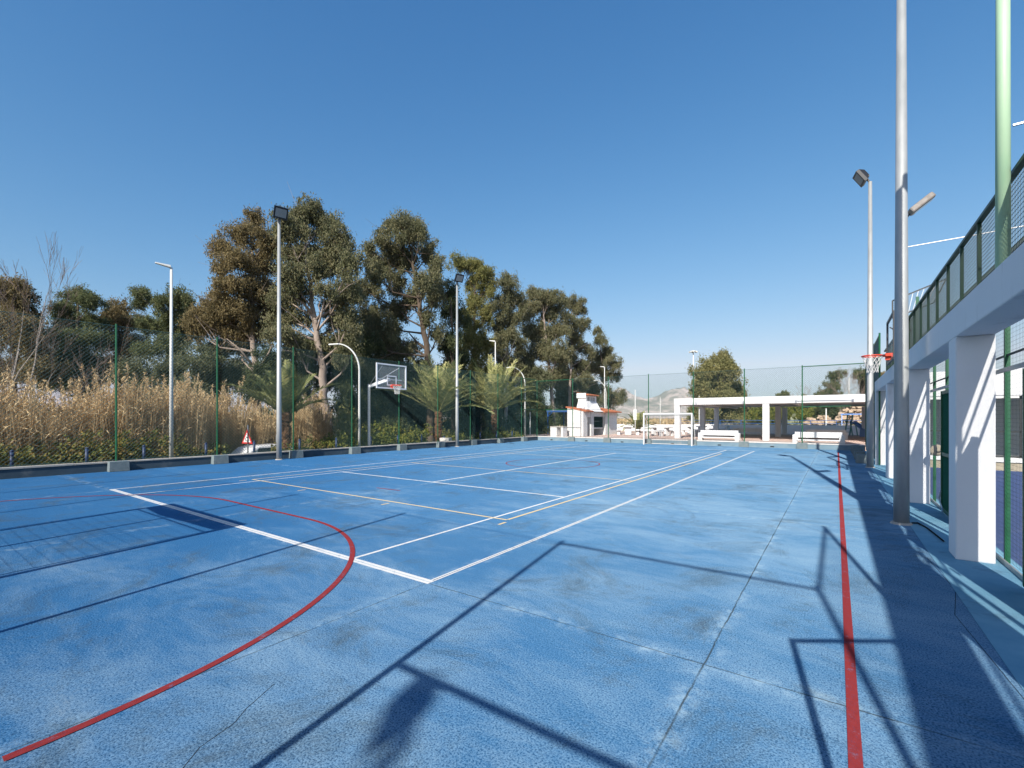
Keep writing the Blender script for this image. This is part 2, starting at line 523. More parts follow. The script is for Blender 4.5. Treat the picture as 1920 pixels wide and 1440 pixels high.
def hill_material():
    m, nt, b = nodes_of('rocky_hillside')
    vec = objvec(nt)
    col = mix(nt, ramp(nt, noise(nt, 0.006, 7, 0.7, vec), [(0.42, 0.0), (0.58, 1.0)]), (0.20, 0.19, 0.13), (0.50, 0.41, 0.34))
    col = mix(nt, ramp(nt, noise(nt, 0.03, 6, 0.7, vec), [(0.5, 0.0), (0.62, 0.6)]), col, (0.12, 0.13, 0.08))
    matte(nt, b, col, 0.6)
    return m


M['hill'] = hill_material()

WX = -19.5      # inner face of the wall by the reeds
NY = 31.0       # inner face of the wall by the plaza
SY = -1.25      # wall behind the camera
FENCE_H = 4.85

# ------------------------------------------------------------------ ground and court
mb = MB()
mb.add([(-5200, -700, -1.05), (4200, -700, -1.05), (4200, 5600, -1.05), (-5200, 5600, -1.05)], [(0, 1, 2, 3)])
tag(mb.build('ground', M['ground']), 'dry grassy field around the sports ground', 'ground', kind='structure')
tag(MB().box(WX, 1.78, SY, NY, -1.0, 0.0).build('court_floor', M['court']), 'blue sports court floor with worn granular surface', 'court', kind='structure')
tag(MB().box(1.78, 13, -6, 24, -1.0, -0.004).build('padel_floor', M['turf']), 'blue violet turf beyond the white arcade', 'court', kind='structure')
tag(MB().box(-21.45, WX - 0.24, SY - 4, 33.0, -1.0, 0.05).build('soil_verge', M['verge']), 'strip of bare soil behind the low wall by the reeds', 'verge', kind='structure')
tag(MB().box(-75, -25.22, -45, 60, -1.04, -1.0).build('woodland_floor', M['verge']), 'shaded woodland floor of bare soil under the trees', 'soil', kind='structure')
tag(MB().box(-25.2, -21.47, -40, 90, -1.04, -0.98).build('road', M['asphalt']), 'sunken asphalt road beyond the bollards', 'road', kind='structure')
tag(MB().box(-21.44, 26, NY + 0.24, 33.2, -1.0, 0.289).box(-22.6, 26, 33.201, 56, -1.0, 0.29).build('plaza_paving', M['plaza']), 'pinkish concrete paving of the plaza', 'paving', kind='structure')
tag(MB().box(0.98, 1.76, -1.2, 30.9, 0.0005, 0.005).build('edge_paving', M['strip']), 'pale teal concrete strip at foot of arcade', 'paving', kind='structure')


def strip(mb, x0, y0, x1, y1, w, z):
    d = Vector((x1 - x0, y1 - y0, 0)).normalized()
    s = Vector((-d.y, d.x, 0)) * w / 2
    n = max(1, int(math.hypot(x1 - x0, y1 - y0) / 1.0))
    for k in range(n):
        t0, t1 = k / n, (k + 1) / n
        a = Vector((x0 + (x1 - x0) * t0, y0 + (y1 - y0) * t0, z))
        b = Vector((x0 + (x1 - x0) * t1, y0 + (y1 - y0) * t1, z))
        mb.add([tuple(a - s), tuple(b - s), tuple(b + s), tuple(a + s)], [(3, 2, 1, 0)])


TX0, TX1, TY0, TY1 = -14.52, -3.55, 3.47, 27.24
mb = MB()
Z = 0.0022
strip(mb, TX0 - .03, TY0 - .028, TX1 + .03, TY0 - .028, 0.048, Z)
strip(mb, TX0 - .03, TY0 + .028, TX1 + .03, TY0 + .028, 0.052, Z)
strip(mb, TX0 + 0.06, TY1, TX1, TY1, 0.06, Z)
strip(mb, TX1 - .019, TY0 + .056, TX1 - .019, TY1, 0.024, Z)
strip(mb, TX1 + .019, TY0 + .056, TX1 + .019, TY1, 0.024, Z)
strip(mb, TX0, TY0 + .05, TX0, TY1, 0.06, Z)
for x in (TX0 + 1.37, TX1 - 1.37):
    strip(mb, x, TY0 + .056, x, TY1 - .03, 0.05, Z)
for y in (TY0 + 5.485, TY1 - 5.485):
    strip(mb, TX0 + 1.40, y, TX1 - 1.40, y, 0.06, Z)
strip(mb, (TX0 + TX1) / 2, TY0 + 5.52, (TX0 + TX1) / 2, TY1 - 5.52, 0.06, Z)
tag(mb.build('white_court_lines', M['white_line']), 'white painted tennis court lines', 'court lines', kind='structure')

VX0, VX1, VY0, VY1 = -13.62, -4.62, 6.36, 24.4
Z = 0.0040
mb = MB()
strip(mb, VX0, VY0, VX1, VY0, 0.055, Z)
strip(mb, VX0, VY1, VX1, VY1, 0.055, Z)
strip(mb, VX0, VY0 + .03, VX0, VY1 - .03, 0.055, Z)
strip(mb, VX1, VY0 + .03, VX1, VY1 - .03, 0.055, Z)
for y in (12.35, 18.4):
    strip(mb, VX0 + .03, y, VX1 - .03, y, 0.05, Z)
for x in (-7.5, -4.53, -10.6, -13.6):
    strip(mb, x, 6.0, x, 6.2, 0.05, Z)
tag(mb.build('yellow_court_lines', M['yellow_line']), 'faded yellow volleyball court lines', 'court lines', kind='structure')

Z = 0.0058
mb = MB()
strip(mb, 0.08, SY + 0.2, 0.08, 28.9, 0.062, Z)


def arc(mb, cx, cy, r, a0, a1, w, z, n=40):
    pts = [(cx + math.cos(a0 + (a1 - a0) * k / n), ) for k in range(n + 1)]
    for k in range(n):
        t0, t1 = a0 + (a1 - a0) * k / n, a0 + (a1 - a0) * (k + 1) / n
        v = [(cx + (r - w / 2) * math.cos(t0), cy + (r - w / 2) * math.sin(t0), z), (cx + (r + w / 2) * math.cos(t0), cy + (r + w / 2) * math.sin(t0), z),
             (cx + (r + w / 2) * math.cos(t1), cy + (r + w / 2) * math.sin(t1), z), (cx + (r - w / 2) * math.cos(t1), cy + (r - w / 2) * math.sin(t1), z)]
        mb.add(v, [(0, 1, 2, 3)])


arc(mb, -7.5, 0.40, 4.02, 0.0, math.pi / 2, 0.062, Z)
arc(mb, -10.5, 0.40, 4.02, math.pi / 2, math.pi, 0.062, Z)
strip(mb, -10.5, 4.42, -7.5, 4.42, 0.062, Z)
arc(mb, -9.0, 15.4, 1.8, 0, 2 * math.pi, 0.038, Z, 64)
strip(mb, -9.42, 7.4, -8.6, 7.44, 0.045, Z)
tag(mb.build('red_court_lines', M['red_line']), 'red painted goal area curve, circle and long side line', 'court lines', kind='structure')

# small cracks in the slab
mb = MB()
for (pts, w) in (([(-3.02, 1.55), (-2.9, 1.32), (-2.82, 1.22), (-2.76, 1.02), (-2.62, 0.86)], 0.004), ([(1.0, 3.45), (0.86, 5.6), (0.99, 6.4), (0.93, 7.7)], 0.004)):
    for (a, b) in zip(pts[:-1], pts[1:]):
        strip(mb, a[0], a[1], b[0], b[1], w, 0.0012)
tag(mb.build('floor_cracks', M['soot']), 'thin dark cracks in the blue court floor', 'cracks', kind='structure')

# ------------------------------------------------------------------ low walls with footing blocks
ordinal = ['nearest', 'second', 'third', 'fourth', 'fifth', 'sixth', 'seventh', 'eighth', 'ninth', 'tenth', 'eleventh', 'twelfth', 'thirteenth', 'fourteenth', 'fifteenth']


def low_wall(x0, x1, y0, y1, label, cop, face):
    w = empty('low_wall', ((x0 + x1) / 2, (y0 + y1) / 2, 0))
    tag(w, label, 'low wall')
    cx, cy = (x0 + x1) / 2, (y0 + y1) / 2
    MB().box(x0 - cx, x1 - cx, y0 - cy, y1 - cy, -0.98, 0.27).build('wall_face', face, w, bevel=0.01)
    c = MB()
    L = max(x1 - x0, y1 - y0)
    n = int(L / 2.4)
    for k in range(n):
        a, b = -L / 2 + k * L / n + 0.004, -L / 2 + (k + 1) * L / n - 0.004
        dz = random.uniform(-0.008, 0.008)
        e = random.uniform(0, 0.012)
        if y1 - y0 > x1 - x0:
            c.box(x0 - cx - 0.02, x1 - cx + 0.02 + e, a, b, 0.2725, 0.325 + dz)
        else:
            c.box(a, b, y0 - cy - 0.02 - e, y1 - cy + 0.02, 0.2725, 0.325 + dz)
    c.build('coping', cop, w, bevel=0.008)
    return w


low_wall(WX - 0.22, WX, SY, NY + 0.22, 'long low concrete wall with rough coping, in front of the reeds', M['coping'], M['wall_shaded'])
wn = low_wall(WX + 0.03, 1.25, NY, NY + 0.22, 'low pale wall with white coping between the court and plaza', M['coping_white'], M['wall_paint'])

posts_w = [1.75, 4.8, 7.85, 10.9, 13.9, 16.9, 19.9, 22.9, 25.9, 28.9]
posts_n = [-16.4, -13.5, -10.55, -7.6, -4.6, -1.6]


def block(x0, x1, y0, y1, label, group):
    cx, cy = (x0 + x1) / 2, (y0 + y1) / 2
    o = MB().box(x0 - cx, x1 - cx, y0 - cy, y1 - cy, 0, 0.335, 0.015).build('footing_block', M['block'], bevel=0.012)
    o.location = (cx, cy, 0)
    o.rotation_euler = (0, 0, R(random.uniform(-1.5, 1.5)))
    return tag(o, label, 'concrete block', group)


nm = ['out at the frame edge', 'by the near end of the reeds', 'between the tall straight lamp and the road sign', 'between floodlight mast and leaning tree', 'beside the curved lamp with the cantilever hoop', 'under the backboard', 'in front of the first sunny palm', 'past the far floodlight mast', 'in front of the second sunny palm', 'by the second curved lamp']
for k, y in enumerate(posts_w):
    if k == 0:
        continue
    block(WX + 0.003, WX + 0.27, y - 0.27, y + 0.27, 'small concrete block at the reed-side wall, ' + nm[k], 'footing blocks along the reed-side wall')
nn = ['in front of the blue framed shelter', 'in front of the barbecue house', 'beside the left post of the goal', 'just behind the right goal post', 'left of the middle pavilion column', 'before the bench near the red line']
for k, x in enumerate(posts_n):
    block(x - 0.27, x + 0.27, NY - 0.2, NY - 0.003, 'concrete block at the plaza wall, ' + nn[k], 'footing blocks along the plaza wall')
for k, y in enumerate((22.6, 24.6, 26.6, 28.6, 30.2)):
    block(0.62, 1.0, y - 0.27, y + 0.27, 'shaded concrete block under the netting past the arcade, %s of its row' % ordinal[k], 'shaded blocks under the far netting')
for x in (-18.2, -15.2, -12.4, -8.9, -6.0, -3.1):
    o = MB().box(x - 0.10 - wn.location.x, x + 0.10 - wn.location.x, NY - 0.006 - wn.location.y, NY - 0.002 - wn.location.y, 0.04, 0.10).build('drain_slot', M['soot'], wn)


# ------------------------------------------------------------------ fences
def fence(name, label, a, b, posts, z0, h, bays=(), pitch=0.085, wr=0.0033):
    """chain link net between a and b (xy); posts at distances along; bays=(i,j) distances with top and middle rails"""
    a, b = Vector((*a, 0)), Vector((*b, 0))
    L = (b - a).length
    u = (b - a).normalized()
    rt = empty(name, tuple(a))
    tag(rt, label, 'fence')
    mesh_net(MB(), (0, 0, z0), tuple(u), (0, 0, 1), L, h - z0, pitch, wr).build('wire_mesh', M['green_net'], rt)
    for p in posts:
        q = u * p
        MB().tube([(q.x, q.y, z0 - 0.02), (q.x, q.y, h + 0.05)], 0.03, 8).build('post', M['green'], rt, smooth=False)
    for z in (z0 + 0.04, h - 0.02):
        MB().tube([(0, 0, z), tuple(u * L + Vector((0, 0, z)))], 0.006, 4).build('tension_wire', M['green_net'], rt)
    for (p, q) in bays:
        P, Q = u * (p + .03), u * (q - .03)
        for z in (h - 0.03, 2.42):
            MB().tube([(P.x, P.y, z), (Q.x, Q.y, z)], 0.026, 6).build('rail', M['green'], rt)
    return rt


FX = WX - 0.11
fence('chain_link_fence', 'tall green chain link fence on the low wall before the reeds and palms', (FX, SY), (FX, NY + 0.11),
      [y - SY for y in posts_w], 0.33, FENCE_H, [(28.9 - SY, NY + 0.08 - SY)])
fence('chain_link_fence', 'tall green chain link fence between the court and the plaza', (FX, NY + 0.11), (1.3, NY + 0.11),
      [0.0] + [x - FX for x in posts_n] + [1.3 - FX], 0.33, FENCE_H - 0.1, [(0.0, -16.4 - FX), (-1.6 - FX, 1.3 - FX)])
fence('chain_link_fence', 'green netting fence running on from the far end of the arcade', (1.3, 21.6), (1.3, NY + 0.08),
      [0.0, 3.0, 6.2], 0.05, FENCE_H, [(0.0, 3.0), (3.0, 6.2), (6.2, NY + 0.08 - 21.6)], 0.03, 0.005)
fence('chain_link_fence', 'green chain link fence behind the photographer casting thin shadows', (WX, SY - .1), (1.1, SY - .1),
      [x - WX for x in (-15.4, -12.15, -8.86, -5.24, -1.93, 1.08)], 0.3, FENCE_H - .05, [(-1.93 - WX, 1.08 - WX)], 0.05, 0.001)
fence('chain_link_fence', 'short green fence panel beside the photographer', (1.08, SY - .07), (1.08, 1.93),
      [3.2], 0.05, FENCE_H - .05, [(0.0, 3.2)], 0.04, 0.0006)
# open gate beside the camera
g = empty('mesh_gate', (0.99, 1.16, 0), R(215))
tag(g, 'open green mesh gate standing ajar beside the photographer', 'gate')
fr = MB()
for a, b in (((0, 0, .08), (0, 0, 2.42)), ((.8, 0, .08), (.8, 0, 2.42)), ((0, 0, 2.4), (.8, 0, 2.4)), ((0, 0, .1), (.8, 0, .1)), ((0, 0, 1.2), (.8, 0, 1.2))):
    fr.tube([a, b], 0.024, 6)
fr.build('gate_frame', M['green'], g)
mesh_net(MB(), (0, 0, .1), (1, 0, 0), (0, 0, 1), .8, 2.3, 0.05, 0.0008).build('wire_mesh', M['green_net'], g)

# ------------------------------------------------------------------ white arcade with railing
AX0, AX1 = 1.2, 1.56
arc_o = empty('arcade', (0, 0, 0))
tag(arc_o, 'white rendered arcade of square columns carrying a heavy beam', 'arcade')
for y in (-6.3, -1.6, 3.1, 7.8, 12.5, 17.2, 21.9):
    MB().box(AX0 + 0.003, AX1 - 0.003, y, y + 0.42, 0.0, 2.762).build('column', M['white_wall'], arc_o, bevel=0.018)
MB().box(AX0, AX1, -7, 22.36, 2.76, 3.14).build('beam', M['white_wall'], arc_o, bevel=0.012)

rl = empty('railing', (1.5, 0, 3.14))
tag(rl, 'dark green railing with square wire mesh on top of the arcade beam', 'railing')
for k in range(28):
    y = -5.72 + k * 1.0
    if y < 22.2:
        MB().box(-0.02, 0.02, y - 0.016, y + 0.016, 0.0, 1.12).build('post', M['green_dark'], rl)
MB().box(-0.03, 0.03, -6.8, 22.3, 1.121, 1.16).build('top_rail', M['green_dark'], rl)
MB().box(-0.015, 0.015, -6.8, 22.3, 0.06, 0.085).build('bottom_rail', M['green_dark'], rl)
mesh_net(MB(), (0.03, -6.8, 0.085), (0, 1, 0), (0, 0, 1), 29.1, 1.035, 0.05, 0.0029, diag=False).build('wire_mesh', M['green_mesh'], rl)

# faded green lighting poles standing on the beam
def padel_pole(x, y, top, label, headturn):
    p = empty('lighting_pole', (x, y, 3.14))
    tag(p, label, 'lighting pole', 'faded green lighting poles on the arcade')
    MB().tube([(0, 0, 0.02), (0, 0, top - 3.14)], [0.058, 0.05], 20).build('pole', M['green_faded'], p, smooth=True)
    MB().box(-0.12, 0.12, -0.12, 0.12, 0.0, 0.018).build('base_plate', M['green_faded'], p)
    hd = MB()
    hd.beam((0, 0, top - 3.14 - .02), (0.12, 0.0, top - 3.14 + 0.16), 0.05, 0.03)
    hd.build('bracket', M['black'], p)
    c = Vector((0.30, -0.02, top - 3.14 + 0.30))
    d = Vector((0.78, 0.1, 0.62)).normalized()
    hb = MB()
    hb.beam(tuple(c - d * 0.28), tuple(c + d * 0.28), 0.30, 0.15)
    hb.build('lamp_head', M['lamp_brown'], p, bevel=0.04)
    n = d.cross(Vector((0, 1, 0))).normalized()
    if n.z > 0:
        n = -n
    gb = MB()
    gb.beam(tuple(c - d * 0.23 + n * 0.077), tuple(c + d * 0.23 + n * 0.077), 0.24, 0.01)
    gb.build('lamp_glass', M['glass_dark'], p)
    return p


padel_pole(1.39, 6.72, 7.65, 'tall bleached green pole rising from the arcade beam, cut off by the frame', 0)
padel_pole(1.41, 15.1, 6.75, 'bleached green pole with silver floodlight behind the thick galvanised mast', 0)
mb = MB()
mb.tube([(0, 0, 0), (1.2, 0.0, 0.02), (2.6, 0, 0.06)], 0.014, 6)
o = mb.build('stay_rod', M['alu'])
o.location = (1.45, 15.1, 6.05)
tag(o, 'thin metal stay rod reaching from the farther green pole over the railing', 'stay rod')
o2 = o.copy()
COL.objects.link(o2)
o2.location = (1.46, 6.72, 4.72)
tag(o2, 'thin metal stay rod leaving the nearer green pole behind the railing', 'stay rod')

# padel cage behind the arcade
PX = 1.68
cage = empty('padel_cage', (PX, 0, 0))
tag(cage, 'green steel mesh cage of the padel court behind the arcade columns', 'cage')
mesh_net(MB(), (0, -5.5, 0.05), (0, 1, 0), (0, 0, 1), 27.0, 3.6, 0.05, 0.0013, diag=False).build('wire_mesh', M['green_mesh'], cage)
for y in (-5.5, -3.5, -1.2, 0.8, 3.3, 5.3, 7.95, 9.9, 11.6, 12.95, 14.6, 16.3, 17.7, 19.6, 21.5):
    MB().box(-0.024, 0.024, y - 0.02, y + 0.02, 0.0, 3.66).build('post', M['green'], cage)
for z in (0.03, 2.32):
    MB().box(-0.055, -0.0352, -5.5, 21.5, z - 0.02, z + 0.03).build('rail', M['galv'], cage)
MB().box(-0.03, 0.03, -5.5, 21.5, 3.662, 3.72).build('rail', M['green'], cage)
for z in (2.5, 3.0):
    MB().box(-0.012, 0.012, -5.5, 21.5, z, z + 0.02).build('rail', M['green_mesh'], cage)


def mesh_door(x, y, L, rz, label):
    g = empty('mesh_door', (x, y, 0), rz)
    tag(g, label, 'gate', 'dense green mesh doors of the padel court')
    fr = MB()
    for a, b in (((0, 0, .06), (0, 0, 2.25)), ((L, 0, .06), (L, 0, 2.25)), ((0, 0, 2.22), (L, 0, 2.22)), ((0, 0, .09), (L, 0, .09)), ((0, 0, 1.1), (L, 0, 1.1))):
        fr.beam(a, b, 0.045, 0.06)
    fr.build('door_frame', M['green'], g)
    n = mesh_net(MB(), (0, 0, .09), (1, 0, 0), (0, 0, 1), L, 2.13, 0.022, 0.0042)
    n.build('wire_mesh', M['green'], g)
    n = MB()
    n.beam((L * 0.93, -0.03, 1.0), (L * 0.93, -0.09, 1.0), 0.02, 0.02).beam((L * 0.93, -0.085, 0.93), (L * 0.93, -0.085, 1.12), 0.02, 0.02)
    n.build('handle', M['alu'], g)
    return g


mesh_door(1.56, 6.72, 1.15, R(-96), 'dense green mesh door cut by the frame beside the nearest column')
mesh_door(1.60, 11.45, 1.5, R(-90), 'dense green mesh door between the two nearest arcade columns')
# padlock and chain at the second door
mb = MB()
mb.tube([(0, 0, .45), (-.02, .02, .30), (.01, -.06, .16), (.0, -.14, .10)], 0.012, 6)
o = mb.build('door_chain', M['alu'])
o.location = (1.52, 11.1, 0.0)
tag(o, 'short hanging chain on the mesh door between the columns', 'chain')
mb = MB()
for k in range(8):
    mb.tube([(0, 0, 0.0 + .012 * k), (0, 0, 0.012 * (k + 1))], [0.115 * math.sin(math.pi * (k + .15) / 8.3), 0.115 * math.sin(math.pi * (k + 1.15) / 8.3)], 14, cap=(k in (0, 7)))
o = mb.build('round_bell', M['stone'], smooth=True)
o.rotation_euler = (R(90), 0, R(20))
o.location = (1.60, 12.22, 1.12)
tag(o, 'small round grey fitting on the cage beside the second column', 'fitting')

# white building on the far side of the padel court
b = empty('padel_pavilion', (1.9, 22.0, 0))
tag(b, 'white flat roofed building beyond the padel court seen through the cage', 'building')
MB().box(0, 12, 0, 0.35, -0.004, 0.28).build('stone_base', M['stone'], b)
MB().box(-0.03, 12, -0.05, 0.40, 0.281, 0.42).build('sill', M['white_wall'], b)
for x in (0.0, 3.15, 6.4, 9.6):
    MB().box(x, x + 0.42, 0.0, 0.36, 0.421, 2.52).build('column', M['white_wall'], b, bevel=0.015)
MB().box(-0.03, 12, -0.03, 0.45, 2.521, 3.4).build('beam', M['white_wall'], b, bevel=0.015)
MB().box(0, 12, 3.2, 3.4, -0.004, 2.52).build('back_wall', M['white_old'], b)
MB().box(0, 12, 0.46, 3.4, 3.2, 3.38).build('roof', M['white_old'], b)
for x in (0.42, 3.57, 6.82):
    w = MB()
    for a, c in (((x + .03, .2, .45), (x + .03, .2, 2.5)), ((x + 1.35, .2, .45), (x + 1.35, .2, 2.5)), ((x + 2.68, .2, .45), (x + 2.68, .2, 2.5)), ((x, .2, .46), (x + 2.7, .2, .46)), ((x, .2, 1.3), (x + 2.7, .2, 1.3))):
        w.beam(a, c, 0.05, 0.05)
    w.build('window_frame', M['black'], b)
# raised screen panel of the cage, far
s = empty('screen_panel', (1.72, 15.8, 3.66))
tag(s, 'slanting wire screen panel on a green post above the far railing', 'screen')
MB().box(-0.03, 0.03, -0.03, 0.03, 0, 1.25).build('post', M['green'], s)
fr = MB()
P = [Vector((-.5, -.0, .75)), Vector((.32, .0, 1.05)), Vector((.55, .0, 1.62)), Vector((-.5, .0, 1.22))]
for k in range(4):
    fr.beam(tuple(P[k]), tuple(P[(k + 1) % 4]), 0.03, 0.03)
fr.build('panel_frame', M['black'], s)
w = MB()
for t in np.linspace(0.08, 0.92, 9):
    w.wire([[P[0].lerp(P[1], t), P[3].lerp(P[2], t)], [P[0].lerp(P[3], t), P[1].lerp(P[2], t)]], 0.006)
w.build('wire_mesh', M['alu'], s)


# ------------------------------------------------------------------ floodlight masts
def mast():
    p = empty('floodlight_mast')
    MB().tube([(0, 0, 0), (0, 0, 1.6), (0, 0, 10.15)], [0.105, 0.10, 0.055], 24).build('pole', M['galv'], p, smooth=True)
    MB().tube([(0, 0, 0), (0, 0, 0.03)], [0.15, 0.13], 20).build('base_collar', M['coping'], p)
    h = MB()
    h.beam((-0.006, -0.10, 0.75), (-0.006, -0.10, 1.05), 0.085, 0.02)
    h.build('access_hatch', M['galv'], p, bevel=0.006)
    fl = MB()
    fl.beam((0, 0, 10.1), (0.10, 0, 10.3), 0.05, 0.05).beam((0.09, -0.24, 10.28), (0.09, 0.24, 10.28), 0.03, 0.05)
    fl.build('bracket', M['black'], p)
    d = Vector((0.55, 0, 0.83)).normalized()
    n = Vector((0.83, 0, -0.55)).normalized()
    c = Vector((0.25, 0, 10.36))
    hb = MB()
    w2 = 0.26
    def sec(cn, hx, hw, off):
        return [tuple(cn + d * sx * hx + Vector((0, sy * hw, 0)) + n * off) for sx, sy in ((-1, -1), (1, -1), (1, 1), (-1, 1))]
    v = sec(c, 0.24, 0.27, 0.10) + sec(c, 0.235, 0.265, 0.0) + sec(c, 0.13, 0.18, -0.14)
    hb.add(v, [(3, 2, 1, 0), (0, 1, 5, 4), (1, 2, 6, 5), (2, 3, 7, 6), (3, 0, 4, 7), (4, 5, 9, 8), (5, 6, 10, 9), (6, 7, 11, 10), (7, 4, 8, 11), (11, 8, 9, 10)])
    hb.build('lamp_head', M['black'], p)
    gb = MB()
    gb.add(sec(c, 0.17, 0.21, 0.104), [(3, 2, 1, 0)])
    rf = gb.build('lamp_glass', M['galv_glass'], p)
    return p


M['galv_glass'] = surf('lamp_glass', (0.25, 0.27, 0.28), (0.33, 0.35, 0.36), 4, 0.12)
m0 = mast()
spec = [(-19.2, 10.05, R(-15), 'slim grey floodlight mast standing against the wall between reeds and leaning tree'),
        (-19.1, 21.05, R(-20), 'slim grey floodlight mast between the two sunny palms'),
        (0.88, 9.92, R(192), 'thick galvanised floodlight mast by the arcade with its lamp out of frame'),
        (0.98, 20.6, R(190), 'grey floodlight mast with black lamp behind the arcade hoop'),
        (-0.08, -8.65, R(192), 'shorter floodlight mast behind the photographer casting a blurred shadow')]
for i, (x, y, rz, lab) in enumerate(spec):
    o = m0 if i == 0 else copy_tree(m0)
    o.location = (x, y, 0)
    o.rotation_euler = (0, 0, rz)
    if i == 4:
        o.scale = (.7, .7, .7)
    tag(o, lab, 'floodlight', 'floodlight masts round the court')
for ch in m0.children:
    pass

# loose conduit at the foot of the near mast
mb = MB()
mb.tube([(0.12, 0.02, 0.02), (0.2, 0.1, 0.015), (0.27, -0.28, 0.015), (0.30, -0.7, 0.015), (0.33, -1.2, 0.02)], 0.012, 6)
o = mb.build('conduit', M['tyre'])
o.location = (0.9, 9.95, 0.004)
tag(o, 'dark conduit on the floor from the thick mast to the nearest column', 'conduit')


# ------------------------------------------------------------------ street lamps behind the fence
def straight_lamp():
    p = empty('street_lamp')
    MB().tube([(0, 0, 0), (0, 0, 7.55)], [0.075, 0.042], 14).build('pole', M['lamp_white'], p, smooth=True)
    a = MB()
    a.beam((0, 0, 7.52), (-0.12, 0, 7.56), 0.05, 0.04)
    a.build('arm', M['lamp_white'], p)
    h = MB()
    h.add([(-0.02, -.09, 7.53), (-0.5, -.06, 7.60), (-0.5, .06, 7.60), (-0.02, .09, 7.53), (-0.02, -.08, 7.62), (-0.5, -.05, 7.645), (-0.5, .05, 7.645), (-0.02, .08, 7.62)],
          [(3, 2, 1, 0), (4, 5, 6, 7), (0, 1, 5, 4), (1, 2, 6, 5), (2, 3, 7, 6), (3, 0, 4, 7)])
    h.build('lamp_head', M['lamp_white'], p, bevel=0.012)
    return p


def curved_lamp():
    p = empty('street_lamp')
    pts = [(0, 0, 0), (0, 0, 2), (0, 0, 4.3)]
    for k in range(1, 11):
        t = math.pi / 2 * k / 10
        pts.append((-1.15 * (1 - math.cos(t)), 0, 4.3 + 1.45 * math.sin(t)))
    MB().tube(pts, [0.07, 0.062] + [0.052 - 0.002 * k for k in range(11)], 12).build('pole', M['lamp_white'], p, smooth=True)
    MB().beam((-1.08, 0, 5.745), (-1.62, 0, 5.70), 0.15, 0.075).build('lamp_head', M['lamp_white'], p, bevel=0.02)
    return p


lamp_a, lamp_b = straight_lamp(), curved_lamp()
for i, (x, y, z, rz, lab) in enumerate([(-21.0, 6.8, 0.04, R(78), 'tall straight white street lamp behind the fence before the reeds'),
                                        (-22.9, 29.9, -1.0, R(35), 'straight white street lamp showing above the second sunny palm'),
                                        (-21.6, 48.7, -1.02, R(30), 'straight white street lamp behind the barbecue chimney')]):
    o = lamp_a if i == 0 else copy_tree(lamp_a)
    o.location = (x, y, z)
    o.rotation_euler = (0, 0, rz)
    if i:
        o.scale = (1, 1, 1.14 if i == 2 else 1.2)
    tag(o, lab, 'street lamp', 'straight street lamps along the road')
for i, (x, y, z, rz, lab) in enumerate([(-21.2, 15.5, 0.04, R(40), 'curved white street lamp beside the cantilever basketball hoop'),
                                        (-21.3, 31.9, 0.29, R(35), 'curved white street lamp between the second palm and the shelter'),
                                        (-21.2, 48.2, 0.29, R(25), 'curved white street lamp reaching over the barbecue house roof')]):
    o = lamp_b if i == 0 else copy_tree(lamp_b)
    o.location = (x, y, z)
    o.rotation_euler = (0, 0, rz)
    tag(o, lab, 'street lamp', 'curved street lamps along the road')

# ------------------------------------------------------------------ bollards
bl = empty('bollard')
MB().tube([(0, 0, 0), (0, 0, 0.66)], [0.05, 0.05], 14).build('post', M['navy'], bl, smooth=True)
MB().tube([(0, 0, 0.66), (0, 0, 0.69), (0, 0, 0.71)], [0.056, 0.05, 0.02], 14).build('cap', M['navy'], bl, smooth=True)
bys = [2.6, 4.35, 5.95, 8.0, 9.9, 12.0, 13.95, 16.1, 18.0, 19.9, 21.9, 25.6, 27.6, 29.6]
bn = ['at the very edge of the frame', 'left of the first tall fence post', 'left of the tall straight lamp', 'left of the road sign', 'just behind the road sign', 'right of the shaded palm', 'at the foot of the leaning tree', 'left of the cantilever hoop pole', 'right of the cantilever hoop pole', 'left of the first sunny palm', 'right of the first sunny palm', 'left of the second sunny palm', 'right of the second sunny palm', 'before the second curved lamp']
for i, y in enumerate(bys):
    o = bl if i == 0 else copy_tree(bl)
    o.location = (-21.0 + random.uniform(-.03, .03), y, 0.05)
    tag(o, 'short navy blue bollard behind the fence, ' + bn[i], 'bollard', 'navy bollards behind the fence')

# ------------------------------------------------------------------ basketball hoops
def rim_and_net(parent, c, facing, brackets=True):
    """rim centre c, facing +1 / -1 along x"""
    rim = MB()
    n = 28
    rim.tube([(c[0] + 0.228 * math.cos(2 * math.pi * k / n), c[1] + 0.228 * math.sin(2 * math.pi * k / n), c[2]) for k in range(n + 1)], 0.017, 8, cap=False)
    x0 = c[0] - facing * 0.22
    x1 = c[0] - facing * 0.40
    rim.beam((x0, c[1] - .09, c[2] - .01), (x1, c[1] - .07, c[2] - .01), 0.05, 0.05).beam((x0, c[1] + .09, c[2] - .01), (x1, c[1] + .07, c[2] - .01), 0.05, 0.05)
    rim.beam((x1 + facing * .02, c[1], c[2] - 0.13), (x1 + facing * .02, c[1], c[2] + 0.05), 0.24, 0.03)
    r_ = rim.build('rim', M['orange_rim'], parent)
    segs = []
    m = 12
    rad = [0.222, 0.20, 0.17, 0.14, 0.12, 0.125]
    zz = [0, -.09, -.18, -.27, -.36, -.44]
    for j in range(5):
        for k in range(m):
            for s in (0.5, -0.5):
                a0 = 2 * math.pi * (k + 0.5 * (j % 2)) / m
                a1 = 2 * math.pi * (k + 0.5 * (j % 2) + s) / m
                segs.append([(c[0] + rad[j] * math.cos(a0), c[1] + rad[j] * math.sin(a0), c[2] + zz[j]), (c[0] + rad[j + 1] * math.cos(a1), c[1] + rad[j + 1] * math.sin(a1), c[2] + zz[j + 1])])
    MB().wire(segs, 0.0055).build('net', M['net_white'], r_)


